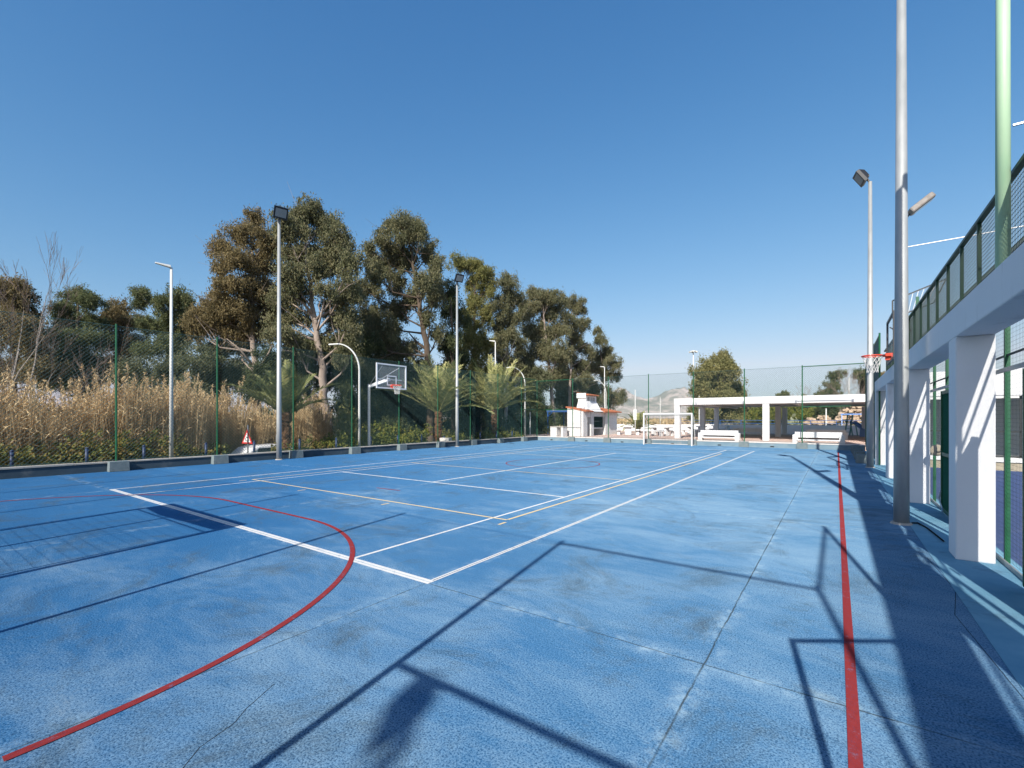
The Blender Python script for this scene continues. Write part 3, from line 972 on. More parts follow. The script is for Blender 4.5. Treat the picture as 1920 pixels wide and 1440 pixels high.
hp = empty('basketball_hoop', (-20.1, 15.3, 0.0))
tag(hp, 'cantilever basketball hoop with clear framed backboard hanging over the wall', 'basketball hoop')
MB().tube([(0, 0, 0.05), (0, 0, 3.55)], 0.085, 4).build('pole', M['alu'], hp)
MB().beam((0, 0, 3.42), (1.62, 0, 3.72), 0.13, 0.15).build('arm', M['white_paint'], hp, bevel=0.01)
st = MB()
st.tube([(0.1, 0.05, 3.5), (1.75, 0.55, 4.35)], 0.02, 6).tube([(0.1, -0.05, 3.5), (1.75, -0.55, 4.35)], 0.02, 6)
st.beam((1.62, -.8, 3.72), (1.62, .8, 3.72), 0.05, 0.05)
st.build('stay', M['alu'], hp)
bd = MB()
bx = 1.8
for a, b in (((bx, -.95, 3.26), (bx, .95, 3.26)), ((bx, -.95, 4.44), (bx, .95, 4.44)), ((bx, -.92, 3.29), (bx, -.92, 4.41)), ((bx, .92, 3.29), (bx, .92, 4.41))):
    bd.beam(a, b, 0.045, 0.07)
fb = bd.build('backboard_frame', M['white_paint'], hp)
MB().box(bx - .006, bx + .006, -.90, .90, 3.31, 4.39).build('backboard', M['acrylic'], hp)
tg = MB()
for a, b in (((bx + .01, -.3, 3.42), (bx + .01, .3, 3.42)), ((bx + .01, -.3, 3.87), (bx + .01, .3, 3.87)), ((bx + .01, -.275, 3.44), (bx + .01, -.275, 3.85)), ((bx + .01, .275, 3.44), (bx + .01, .275, 3.85))):
    tg.beam(a, b, 0.006, 0.055)
tg.build('target_square', M['white_paint'], hp)
rim_and_net(hp, (bx + .41, 0, 3.40), 1)

hp2 = empty('basketball_hoop', (1.15, 15.4, 0.0))
tag(hp2, 'basketball hoop with red rim fixed to the arcade, board seen edge on', 'basketball hoop')
bd = MB()
for a, b in (((0, -.9, 3.24), (0, .9, 3.24)), ((0, -.9, 4.36), (0, .9, 4.36)), ((0, -.88, 3.24), (0, -.88, 4.36)), ((0, .88, 3.24), (0, .88, 4.36))):
    bd.beam(a, b, 0.045, 0.06)
bd.build('backboard_frame', M['black'], hp2)
MB().box(-.006, .006, -.86, .86, 3.28, 4.32).build('backboard', M['acrylic'], hp2)
st = MB()
for y in (-.5, .5):
    st.beam((0.02, y, 3.5), (0.30, y, 3.28), 0.04, 0.04).beam((0.02, y, 4.2), (0.36, y, 3.9), 0.03, 0.03)
    st.beam((0.25, y, 3.142), (0.25, y, 3.30), 0.05, 0.05)
st.build('mounting_bracket', M['black'], hp2)
rim_and_net(hp2, (-.37, 0, 3.40), -1)


# ------------------------------------------------------------------ goals
def goal(y, facing, label, rolled, nr=0.0042):
    """facing: +1 means the net is on the +y side"""
    g = empty('football_goal', (-8.98, y, 0))
    tag(g, label, 'goal')
    f = facing
    fr = MB()
    fr.box(-1.58, -1.50, -.04, .04, 0, 2.0).box(1.50, 1.58, -.04, .04, 0, 2.0)
    fr.build('post', M['white_paint'], g, bevel=0.006)
    MB().box(-1.58, 1.58, -.042, .042, 2.001, 2.085).build('crossbar', M['white_paint'], g, bevel=0.006)
    bk = MB()
    for x in (-1.54, 1.54):
        bk.tube([(x, f * .04, 1.98), (x, f * .38, 1.95), (x, f * .48, 1.85), (x, f * .85, .06), (x, f * .85, .03), (x, f * .05, .03)], 0.018, 6)
    bk.tube([(-1.54, f * .85, .03), (1.54, f * .85, .03)], 0.018, 6)
    bk.tube([(-1.54, f * .40, 1.95), (1.54, f * .40, 1.95)], 0.014, 6)
    bk.build('back_frame', M['net_white'], g)
    n = MB()
    dn = Vector((0, .40, -1.89))
    Ln = dn.length
    w = tuple(Vector((0, f * dn.y, dn.z)).normalized())
    mesh_net(n, (-1.54, f * .44, 1.93), (1, 0, 0), w, 3.08, Ln, 0.10, nr, diag=False)
    mesh_net(n, (-1.54, f * .04, 1.99), (1, 0, 0), (0, f, -.1), 3.08, .38, 0.10, nr, diag=False)
    for x in (-1.54, 1.54):
        for z in np.arange(.1, 1.95, .1):
            n.wire([[(x, f * .04, z), (x, f * (.44 + .41 * (1.93 - z) / 1.9), z)]], nr)
        for yy in np.arange(.1, .45, .1):
            n.wire([[(x, f * yy, .03), (x, f * yy, 1.95)]], nr)
    n.build('net', M['net_dark'], g)
    if rolled:
        r_ = MB()
        r_.tube([(-1.5, f * .16, 2.0), (-.5, f * .17, 1.97), (.5, f * .15, 1.98), (1.5, f * .16, 2.0)], [0.10, 0.12, 0.11, 0.10], 10)
        r_.build('rolled_net', M['net_dark'], g)
    return g


goal(30.1, 1, 'small white futsal goal with grey net in front of the plaza wall', False)
goal(0.55, -1, 'small white futsal goal with rolled net, its shadow on the near court', True, 0.0022)

# ------------------------------------------------------------------ barbecue house
bh = empty('barbecue_house', (-18.0, 33.2, 0.29))
tag(bh, 'white barbecue house with terracotta roof and stepped chimney beyond the plaza wall', 'barbecue house')
w = MB()


def tiled(mb, x0, z0, x1, z1, y0, y1, t=0.07, wave=0.26):
    """tiled slope from (x0,z0) down to (x1,z1), ridged along the slope"""
    n = int((y1 - y0) / wave * 6)
    ys = np.linspace(y0, y1, n + 1)
    top0, top1, bot0, bot1 = [], [], [], []
    for y in ys:
        dz = 0.045 * abs(math.sin(math.pi * (y - y0) / wave))
        top0.append((x0, y, z0 + dz)); top1.append((x1, y, z1 + dz))
        bot0.append((x0, y, z0 - t)); bot1.append((x1, y, z1 - t))
    v = top0 + top1 + bot0 + bot1
    m_ = n + 1
    f = []
    for k in range(n):
        f.append((k, k + m_, k + m_ + 1, k + 1))
        f.append((2 * m_ + k, 2 * m_ + k + 1, 3 * m_ + k + 1, 3 * m_ + k))
        f.append((m_ + k, 3 * m_ + k, 3 * m_ + k + 1, m_ + k + 1))
        f.append((k, k + 1, 2 * m_ + k + 1, 2 * m_ + k))
    f.append((0, 2 * m_, 3 * m_, m_))
    f.append((n, n + m_, n + 3 * m_, n + 2 * m_))
    mb.add(v, f)


# local frame: x 0..1.7 towards the court, y 0..7.0 away from the camera
def wedge(mb, x0, x1, y0, y1, z0, za, zb):
    """wall block whose top slopes from za at x0 to zb at x1"""
    mb.add([(x0, y0, z0), (x1, y0, z0), (x1, y1, z0), (x0, y1, z0), (x0, y0, za), (x1, y0, zb), (x1, y1, zb), (x0, y1, za)],
           [(0, 3, 2, 1), (4, 5, 6, 7), (0, 1, 5, 4), (1, 2, 6, 5), (2, 3, 7, 6), (3, 0, 4, 7)])


wedge(w, 0.0, 1.45, 0.0, 0.75, 0, 2.28, 2.02)
wedge(w, 0.0, 1.45, 1.45, 1.95, 0, 2.25, 2.0)
wedge(w, 0.0, 1.45, 4.3, 6.9, 0, 2.25, 1.98)
w.box(0.0, 0.14, 0.752, 1.448, 0, 2.1).box(0.0, 0.14, 1.952, 4.298, 0, 2.2)
w.box(1.0, 1.40, 0.752, 1.448, 1.55, 1.98).box(1.0, 1.40, 1.952, 4.298, 1.62, 1.98)
w.build('wall', M['white_old'], bh)
MB().box(0.142, 0.16, 1.96, 4.29, 0.02, 1.61).box(0.162, 1.2, 1.953, 1.962, 0.6, 1.6).box(0.162, 1.2, 4.288, 4.297, 0.6, 1.6).build('firebox', M['soot'], bh)
MB().box(0.165, 1.25, 1.965, 4.285, 0.55, 0.66).build('grill_shelf', M['white_old'], bh, bevel=0.01)
MB().beam((0.9, 2.0, 1.2), (0.9, 4.25, 1.2), 0.02, 0.02).build('grill_bar', M['alu'], bh)
for a in ((-0.15, 2.40, 1.72, 2.05, -0.02, 1.35), (-0.15, 2.42, 1.85, 2.02, 3.3, 7.05)):
    rf = MB()
    tiled(rf, *a)
    rf.build('roof', M['tile'], bh)
pr = MB()
wedge(pr, 0.6, 1.72, 1.352, 3.298, 2.02, 2.46, 2.04)
pr.build('roof_parapet', M['white_wall'], bh)
ch = MB()
ch.add([(0.30, 1.0, 2.2), (1.32, 1.0, 2.2), (1.45, 3.35, 2.2), (0.30, 3.6, 2.2), (0.40, 1.15, 2.9), (1.12, 1.15, 2.9), (1.12, 3.15, 2.9), (0.40, 3.15, 2.9)],
       [(4, 5, 6, 7), (0, 1, 5, 4), (1, 2, 6, 5), (2, 3, 7, 6), (3, 0, 4, 7)])
ch.box(0.40, 0.60, 1.15, 3.15, 2.902, 3.38).box(0.602, 1.12, 1.15, 1.42, 2.902, 3.35).box(0.602, 1.12, 2.88, 3.15, 2.902, 3.35)
for y in (1.95, 2.35):
    ch.box(0.95, 1.12, y - 0.05, y + 0.05, 2.902, 3.3)
ch.box(0.602, 1.12, 1.422, 2.878, 3.24, 3.34)
ch.box(0.30, 1.14, 1.06, 1.148, 3.14, 3.55)
ch.build('chimney', M['white_wall'], bh, bevel=0.01)
MB().box(0.602, 0.62, 1.43, 2.87, 2.91, 3.23).build('chimney_vent', M['soot'], bh)
rf = MB()
tiled(rf, 0.26, 3.58, 1.34, 3.40, 1.155, 3.3, 0.05, 0.24)
rf.build('chimney_roof', M['tile'], bh)

# blue framed shelter left of it
sh = empty('shelter', (-21.75, 36.4, 0.29))
tag(sh, 'blue framed open shelter with straw matting beside the barbecue house', 'shelter')
f = MB()
for x, y in ((0, 0), (2.6, 0), (0, 3), (2.6, 3)):
    f.beam((x, y, 0), (x, y, 2.02), 0.09, 0.09)
f.beam((-.1, 0, 2.07), (2.7, 0, 2.07), 0.09, 0.09).beam((-.1, 3, 2.07), (2.7, 3, 2.07), 0.09, 0.09)
f.beam((0, 0.05, 1.6), (0.42, 0.05, 2.03), 0.06, 0.06)
f.build('frame', M['blue_paint'], sh)
MB().box(-.1, 2.7, -.1, 3.1, 2.116, 2.16).build('roof', M['slide_blue'], sh)
MB().box(0.4, 2.55, 2.6, 2.66, 0.9, 1.95).build('straw_screen', M['thatch'], sh)
MB().box(0.4, 2.55, 2.58, 2.66, 0.0, 0.9).build('plank_wall', M['wood'], sh)

ct = empty('counter', (-17.55, 31.95, 0.29))
tag(ct, 'white masonry counter between the shelter and the barbecue house', 'counter')
MB().box(-1.35, -0.15, 0, 0.7, 0.74, 0.82).build('counter_top', M['coping'], ct)
MB().box(-1.33, -0.75, 0.02, 0.68, 0, 0.738).build('leg', M['white_wall'], ct)
MB().box(-0.35, -0.17, 0.02, 0.68, 0, 0.738).build('leg', M['white_wall'], ct)


# ------------------------------------------------------------------ concrete tables and benches on the plaza
def picnic_table():
    t = empty('picnic_table')
    MB().box(-.42, .42, -.95, .95, 0.68, 0.78).build('tabletop', M['white_wall'], t, bevel=0.03)
    for y in (-.6, .6):
        MB().box(-.28, .28, y - .1, y + .1, 0.0, 0.679, 0.0).build('leg', M['white_wall'], t, bevel=0.05)
    for x in (-.82, .82):
        b_ = MB().box(x - .17, x + .17, -.9, .9, 0.38, 0.46).build('bench', M['white_wall'], t, bevel=0.03)
        l_ = MB()
        for y in (-.6, .6):
            l_.box(x - .12, x + .12, y - .08, y + .08, 0.0, 0.379)
        l_.build('bench_leg', M['white_wall'], b_)
    return t


pt = picnic_table()
for i, (u, d, rz, lab) in enumerate([(1178, 41, 20, 'white concrete picnic table right of the barbecue house'), (1238, 38, 75, 'white concrete picnic table seen behind the goal net'),
                                     (1304, 41, 60, 'white concrete picnic table just behind the first pavilion column'), (1352, 45, 80, 'white concrete picnic table deep under the pavilion')]):
    o = pt if i == 0 else copy_tree(pt)
    p = at(u, 800, d)
    o.location = (p[0], p[1], 0.29)
    o.rotation_euler = (0, 0, R(rz))
    tag(o, lab, 'picnic table', 'concrete picnic tables on the plaza')


def bench():
    b_ = empty('concrete_bench')
    MB().box(-1.15, 1.15, 0.0, 0.10, 0.33, 0.66).build('backrest', M['white_wall'], b_, bevel=0.012)
    MB().box(-1.05, 1.05, -.36, -.004, 0.16, 0.23).build('seat', M['white_wall'], b_, bevel=0.012)
    for x in (-1.12, 1.12):
        MB().box(x - .13, x + .13, -.30, 0.22, 0, 0.50).build('leg', M['white_wall'], b_, bevel=0.02)
    return b_


bn0 = bench()
for i, (u, d, lab) in enumerate([(1348, 30.2, 'white concrete bench with solid back between the first two pavilion columns'), (1534, 26.4, 'white concrete bench with solid back near the far end of the red line'), (1402, 37.5, 'shaded concrete bench under the pavilion left of the middle column'), (1548, 32.0, 'shaded concrete bench under the right part of the pavilion roof')]):
    o = bn0 if i == 0 else copy_tree(bn0)
    p = at(u, 820, d)
    o.location = (p[0], p[1], 0.29)
    tag(o, lab, 'bench', 'white concrete benches before the pavilion')

# ------------------------------------------------------------------ pavilion
pv = empty('pavilion', (-9.6, 33.9, 0.29))
tag(pv, 'long white open pavilion with flat concrete roof on square columns', 'pavilion')
for y in (0.0, 7.6, 13.2):
    for x in (0.0, 5.65, 11.3, 16.9):
        MB().box(x, x + .38, y, y + .38, 0, 2.42).build('column', M['white_wall'], pv, bevel=0.012)
MB().box(-0.02, 17.6, -0.03, 0.40, 2.421, 2.88).build('front_beam', M['white_wall'], pv, bevel=0.012)
MB().box(-0.02, 0.36, 0.401, 13.6, 2.421, 2.80).build('side_beam', M['white_wall'], pv, bevel=0.012)
MB().box(0.361, 17.6, 0.401, 13.6, 2.50, 2.70).build('roof', M['white_old'], pv)
for x in (1.8, 7.4, 13.2):
    MB().box(x, x + .22, 0.401, 13.6, 2.36, 2.499).build('joist', M['white_old'], pv)

# low parapet and rail at the back of the plaza
tag(MB().box(-14, 6, 50.0, 50.25, 0.29, 1.12).build('parapet_wall', M['white_wall'], bevel=0.01), 'low white parapet wall at the back of the plaza', 'low wall')
rb = empty('blue_railing', (-14, 52, 0.29))
tag(rb, 'thin blue steel railing behind the pavilion columns', 'railing')
r_ = MB()
for z in (0.95, 1.25):
    r_.tube([(0, 0, z), (24, 0, z)], 0.025, 6)
r_.build('rail', M['blue_paint'], rb)
for k in range(13):
    MB().tube([(k * 2.0, 0, 0), (k * 2.0, 0, 1.27)], 0.028, 6).build('post', M['blue_paint'], rb)
tag(MB().box(-23, -9, 52, 52.3, -1.0, 1.05).build('parapet_wall', M['white_wall'], bevel=0.01), 'low white wall behind the picnic tables right of the barbecue house', 'low wall')

# playground slide at the right of the plaza
p = at(1600, 810, 38)
sl = empty('playground_slide', (p[0], p[1], 0.29), R(-35))
tag(sl, 'playground slide with green ladder frame and pale blue chute beyond the pavilion', 'slide')
f = MB()
for y in (-.3, .3):
    f.beam((-.5, y, 0), (-.25, y, 1.75), 0.07, 0.07).beam((.15, y, 0), (-.05, y, 1.1), 0.06, 0.06)
for z in (.3, .6, .9):
    f.beam((-.45 + z * .14, -.3, z), (-.45 + z * .14, .3, z), 0.04, 0.04)
f.build('ladder_frame', M['slide_green'], sl)
c = MB()
prof = [(-.15, 1.1), (.2, .98), (.9, .45), (1.5, .2), (1.8, .18)]
for (a, b_) in zip(prof[:-1], prof[1:]):
    c.beam((a[0], 0, a[1]), (b_[0], 0, b_[1]), 0.5, 0.04)
    for y in (-.25, .25):
        c.beam((a[0], y, a[1] + .07), (b_[0], y, b_[1] + .07), 0.03, 0.14)
c.build('chute', M['slide_blue'], sl)
p = at(1608, 800, 43)
sw = empty('swing_frame', (p[0], p[1], 0.29), R(0))
tag(sw, 'blue swing frame with crossbar behind the slide', 'swing')
f = MB()
f.beam((-1.3, 0, 1.85), (1.3, 0, 1.85), 0.09, 0.12)
for x in (-1.2, 1.2):
    f.beam((x, -.6, 0), (x, 0, 1.8), 0.07, 0.07).beam((x, .6, 0), (x, 0, 1.8), 0.07, 0.07)
f.build('frame', M['slide_blue'], sw)
f = MB()
f.box(-.5, -.05, -.1, .1, .5, .54)
f.wire([[(-.48, 0, .54), (-.48, 0, 1.8)], [(-.08, 0, .54), (-.08, 0, 1.8)]], 0.008)
f.build('swing_seat', M['tyre'], sw)
p = at(1618, 814, 36)
o = MB().box(-.22, .22, -.2, .2, 0, .62, 0.03).build('litter_bin', M['slide_blue'], bevel=0.03)
o.location = (p[0], p[1], 0.29)
tag(o, 'small blue litter bin at the foot of the slide', 'bin')


# rubble heaps and cactus
def heap(u, v, d, w, h, n, label, mat='rubble'):
    m_ = MB()
    for k in range(n):
        a, r_ = random.uniform(0, 6.28), math.sqrt(random.random())
        zc = h * (1 - r_ ** 1.5) * random.uniform(.2, 1)
        s = random.uniform(.12, .28)
        x, y = w * r_ * math.cos(a), w * .5 * r_ * math.sin(a)
        q = np.array([[sx, sy, sz] for sx in (-1, 1) for sy in (-1, 1) for sz in (-1, 1)], float) * s * np.array([1.2, 1, .6])
        q += rng.normal(0, s * .2, q.shape)
        th = random.uniform(0, 3)
        q = q @ np.array([[math.cos(th), math.sin(th), 0], [-math.sin(th), math.cos(th), 0], [0, 0, 1]]) + [x, y, zc]
        m_.add(q, [(0, 1, 3, 2), (4, 6, 7, 5), (0, 4, 5, 1), (2, 3, 7, 6), (0, 2, 6, 4), (1, 5, 7, 3)])
    o = m_.build('rubble_heap', M[mat])
    p = at(u, v, d)
    o.location = (p[0], p[1], p[2])
    tag(o, label, 'rubble heap', kind='stuff')


heap(1536, 794, 58, 1.6, 1.2, 90, 'heap of pale stones behind the blue railing')
heap(1612, 790, 52, 2.2, 3.0, 130, 'heap of pale stones and earth behind the slide')
p = at(1487, 800, 57)
m_ = MB()
for k in range(60):
    a = random.uniform(0, 6.28)
    r_ = random.uniform(0, 1.3)
    c = Vector((r_ * math.cos(a), r_ * math.sin(a), random.uniform(.4, 2.2) * (1.2 - r_ / 1.9)))
    t = Vector((random.gauss(0, 1), random.gauss(0, 1), .3)).normalized()
    up = Vector((random.gauss(0, .4), random.gauss(0, .4), 1)).normalized()
    s = up.cross(t).normalized()
    up = s.cross(t).normalized()
    rr = random.uniform(.16, .26)
    fr_ = [tuple(c + s * rr * .75 * math.cos(j * .785) + up * rr * math.sin(j * .785) + t * .02) for j in range(8)]
    bk_ = [tuple(c + s * rr * .75 * math.cos(j * .785) + up * rr * math.sin(j * .785) - t * .02) for j in range(8)]
    m_.add(fr_ + bk_, [tuple(range(8)), tuple(range(15, 7, -1))] + [(j, j + 8, (j + 1) % 8 + 8, (j + 1) % 8) for j in range(8)])
cb = m_.build('cactus', M['cactus'])
cb.location = (p[0], p[1], -0.2)
tag(cb, 'pale prickly pear cactus behind the pavilion columns', 'cactus')

# distant light masts and poles
for (u, v0, d, r_, lab, head) in [(1300, 658, 66, .09, 'tall floodlight mast with wide head beside the round tree', True),
                                  (1191, 731, 44, .05, 'thin pole with small board between barbecue house and goal', False),
                                  (1238, 745, 70, .06, 'thin pale pole in the far field behind the goal', False),
                                  (1311, 742, 60, .07, 'pale pole rising before the round tree', False),
                                  (1592, 708, 62, .09, 'pale pole among the bare trees beyond the pavilion', False),
                                  (1549, 766, 56, .09, 'short pale pole behind the stone heap', False)]:
    p = at(u, 800, d)
    o = empty('light_pole', (p[0], p[1], -1.0))
    top = at(u, v0, d)[2] + 1.0
    MB().tube([(0, 0, 0), (0, 0, top)], [r_, r_ * .7], 10).build('pole', M['lamp_white'], o, smooth=True)
    if head:
        h = MB()
        h.tube([(0, 0, top - .06), (0, 0, top + .02)], [.38, .38], 16)
        for a in range(6):
            h.beam((.3 * math.cos(a), .3 * math.sin(a), top - .06), (.62 * math.cos(a), .62 * math.sin(a), top - .16), .26, .14)
        h.build('lamp_crown', M['lamp_white'], o)
    if u == 1191:
        MB().box(-.16, .16, -.06, -.045, 2.6, 3.6).build('board', M['sign_white'], o)
    tag(o, lab, 'pole')

# short white post in the shaded shrubbery
p = at(994, 770, 40)
o = MB().tube([(0, 0, 0), (0, 0, 3.0)], 0.05, 10).build('marker_post', M['lamp_white'])
o.location = (p[0], p[1], -.7)
tag(o, 'short white post in the shade right of the second curved lamp', 'post')

# ------------------------------------------------------------------ road sign and car
sg = empty('road_sign', (-21.62, 9.88, -0.4), R(10))
tag(sg, 'triangular red bordered roundabout warning sign behind the fence', 'road sign')
MB().tube([(0, 0.03, -.6), (0, 0.03, 1.85)], 0.03, 10).build('pole', M['alu'], sg)
c0 = 1.22
def tri(s, y):
    h = s * math.sqrt(3) / 2
    return [(-s / 2, y, c0 - h / 3), (s / 2, y, c0 - h / 3), (0, y, c0 + 2 * h / 3)]
m_ = MB()
m_.add(tri(.74, 0) + tri(.74, -.012), [(0, 2, 1), (3, 4, 5), (0, 1, 4, 3), (1, 2, 5, 4), (2, 0, 3, 5)])
m_.build('sign_plate', M['sign_red'], sg)
m_ = MB()
m_.add(tri(.50, -.015), [(0, 1, 2)])
m_.build('sign_face', M['sign_white'], sg)
m_ = MB()
for k in range(3):
    a0 = k * 2.0944 + .3
    pts = [(0.085 * math.cos(a0 + t), -.018, c0 - .01 + 0.085 * math.sin(a0 + t)) for t in np.linspace(0, 1.35, 7)]
    for a, b_ in zip(pts[:-1], pts[1:]):
        m_.beam(a, b_, 0.004, 0.034)
    e = a0 + 1.35
    m_.add([(0.05 * math.cos(e), -.02, c0 - .01 + 0.06 * math.sin(e)), (0.15 * math.cos(e), -.02, c0 - .01 + .15 * math.sin(e)), (0.085 * math.cos(e + .5), -.02, c0 - .01 + 0.085 * math.sin(e + .5))], [(0, 1, 2)])
m_.build('arrow_symbol', M['black'], sg)


def car(loc, rz, label):
    c = empty('parked_car', loc, rz)
    tag(c, label, 'car')
    prof = [(-2.0, .35), (-2.02, .62), (-1.95, .82), (-1.7, .9), (-1.25, 1.33), (-.9, 1.43), (.2, 1.45), (.55, 1.38), (1.15, .96), (1.8, .82), (2.0, .68), (2.04, .4), (1.9, .28), (-1.9, .28)]
    b_ = MB()
    n = len(prof)
    ys = [(-.62, .82), (-.80, 1.0), (.80, 1.0), (.62, .82)]
    v = []
    for (y, k) in ((-.84, 0), (.84, 0)):
        for (x, z) in prof:
            inset = .18 * max(0, (z - .85)) / .6
            v.append((x, y * (1 - inset), z))
    f = [tuple(range(n)), tuple(range(2 * n - 1, n - 1, -1))] + [(k, k + n, (k + 1) % n + n, (k + 1) % n) for k in range(n)]
    b_.add(v, f)
    b_.build('body', M['car_white'], c, bevel=0.05)
    for s in (-1, 1):
        wd = MB()
        y0 = s * .845
        def pt(x, z):
            return (x, s * (.84 * (1 - .18 * (z - .85) / .6) + .012), z)
        wd.add([pt(-1.2, .92), pt(-.1, .92), pt(-.1, 1.34), pt(-1.0, 1.32)], [(0, 1, 2, 3)])
        wd.add([pt(-.04, .92), pt(.95, .94), pt(.45, 1.33), pt(-.04, 1.34)], [(0, 1, 2, 3)])
        wd.build('side_window', M['glass_dark'], c)
    wd = MB()
    wd.add([(1.10, -.72, 1.02), (1.10, .72, 1.02), (.62, .64, 1.36), (.62, -.64, 1.36)], [(0, 1, 2, 3)])
    wd.build('windscreen', M['glass_dark'], c)
    for x in (-1.25, 1.3):
        for s in (-1, 1):
            t = MB()
            t.tube([(x, s * .70, .31), (x, s * .88, .31)], .31, 20)
            ty = t.build('wheel', M['tyre'], c)
            MB().tube([(x, s * .87, .31), (x, s * .89, .31)], .19, 16).build('rim', M['alu'], ty)
    return c


car((-22.9, 11.6, -0.98), R(92), 'white car on the sunken road mostly hidden behind the road sign and ivy')

# ------------------------------------------------------------------ vegetation
def leaf_quads(c, L, W, droop, up=0.0):
    """leaf shaped quads at centres c"""
    n = len(c)
    a = rng.normal(0, 1, (n, 3))
    a[:, 2] -= droop
    a[:, 2] += up
    a /= np.linalg.norm(a, axis=1)[:, None]
    s = np.cross(a, rng.normal(0, 1, (n, 3)))
    s /= np.linalg.norm(s, axis=1)[:, None] + 1e-9
    l = (L * rng.uniform(.6, 1.3, n))[:, None]
    w = (W * rng.uniform(.6, 1.3, n))[:, None]
    bend = np.cross(a, s) * l * .12
    return np.stack([c - a * l / 2, c + s * w / 2 + bend - a * l * .1, c + a * l / 2, c - s * w / 2 + bend - a * l * .1], 1)


def lobe_points(lobes, density, sprig=0.38, per=22, sub=9):
    """leaf positions gathered in hanging sprays inside ragged sub-clumps of ellipsoid lobes"""
    out = []
    for (c, r) in lobes:
        r = np.array(r)
        area = (r[0] * r[1] + r[1] * r[2] + r[0] * r[2]) / 3 * 12.6
        k = max(6, int(area * density / per))
        dd = rng.normal(0, 1, (sub, 3))
        dd /= np.linalg.norm(dd, axis=1)[:, None]
        sc = np.array(c) + dd * r * rng.uniform(.25, 1.02, (sub, 1))
        sr = rng.uniform(.28, .56, sub)
        which = rng.integers(0, sub, k)
        d = rng.normal(0, 1, (k, 3))
        d /= np.linalg.norm(d, axis=1)[:, None]
        ctr = sc[which] + d * r * (sr[which] * rng.uniform(.45, 1.05, k))[:, None]
        ss = sprig * rng.uniform(.4, 1.15, k)
        off = rng.normal(0, 1, (k * per, 3)) * np.repeat(ss, per)[:, None] * np.array([.45, .45, .62])
        pts = np.repeat(ctr, per, 0) + off
        out.append(pts)
    return np.concatenate(out)


def from_px(lobes, d, depth=0.9):
    res = []
    for (u, v, ru, rv) in lobes:
        rx, rz = ru * d / FPX, rv * d / FPX
        off = rng.uniform(-1, 1) * depth * 1.7
        p = at(u, v, d + off)
        res.append((p, (rx * 1.12, max(rx, .5) * 1.15, rz * 1.12)))
    return res


def tree(name, label, group, lobes_px, d, trunk_px, leafm, barkm, density=34, L=.19, W=.062, droop=1.3, r0=.26, depth=1.0, limbs=True, sprig=.42, extra=(), ground=-1.0):
    lobes = from_px(lobes_px, d, depth)
    tp = [at(u, v, d) for (u, v) in trunk_px]
    base = np.array([tp[0][0], tp[0][1], ground])
    t = empty(name, tuple(base))
    tag(t, label, 'bush' if name == 'bush' else 'tree', group)
    if tp[0][2] > ground + .2:
        tp = [base.copy()] + tp
    else:
        tp[0][2] = ground
    mb = MB()
    n = len(tp)
    P = [tuple(q - base) for q in tp]
    # smooth trunk
    fine, rad = [], []
    for i in range(n - 1):
        for k in range(4):
            s = k / 4
            fine.append(tuple(np.array(P[i]) * (1 - s) + np.array(P[i + 1]) * s + (rng.normal(0, .03, 3) if i + k else 0)))
            rad.append(r0 * (1 - .82 * (i + s) / (n - 1)) * (1.25 if i + k == 0 else 1))
    fine.append(P[-1])
    rad.append(r0 * .15)
    mb.tube(fine, rad, 9)
    if limbs:
        F = np.array(fine)
        for (c, r) in lobes:
            q = np.array(c) - base
            cand = F[(F[:, 2] < q[2] - .4)]
            if len(cand) < 2:
                continue
            # leave the trunk somewhat below the lobe
            j = int(np.argmin(np.linalg.norm(cand - (q - [0, 0, 1.8]), axis=1)))
            j = min(j, len(fine) - 2)
            a = F[j]
            m1 = a * .45 + q * .55 + np.array([0, 0, -.12 * np.linalg.norm(q - a)]) + rng.normal(0, .15, 3)
            rr = min(rad[j] * .55, .09)
            tip = q + (q - m1) * .35
            mb.tube([tuple(a), tuple(a * .75 + m1 * .25), tuple(m1), tuple(q), tuple(tip)], [rr, rr * .8, rr * .6, rr * .35, .006], 5, cap=False)
            for _ in range(3):
                e = q + rng.normal(0, 1, 3) * np.array(r) * .75
                mb.tube([tuple(m1), tuple((m1 + e) / 2 + rng.normal(0, .1, 3)), tuple(e)], [rr * .4, rr * .28, .005], 4, cap=False)
    for (pts, rr) in extra:
        w = [tuple(at(u, v, d + dd) - base) for (u, v, dd) in pts]
        mb.tube(w, [rr * (1 - .75 * k / (len(w) - 1)) for k in range(len(w))], 7)
    mb.build('trunk', barkm, t, smooth=True)
    pts = lobe_points(lobes, density * (9.5 if name != 'bush' else 10.5), sprig * .85, 30, 22 if name == 'bush' else (15 if name == 'eucalyptus_tree' else 20)) - base
    MB().quads(leaf_quads(pts, L, W, droop)).build('crown', leafm, t)
    return t


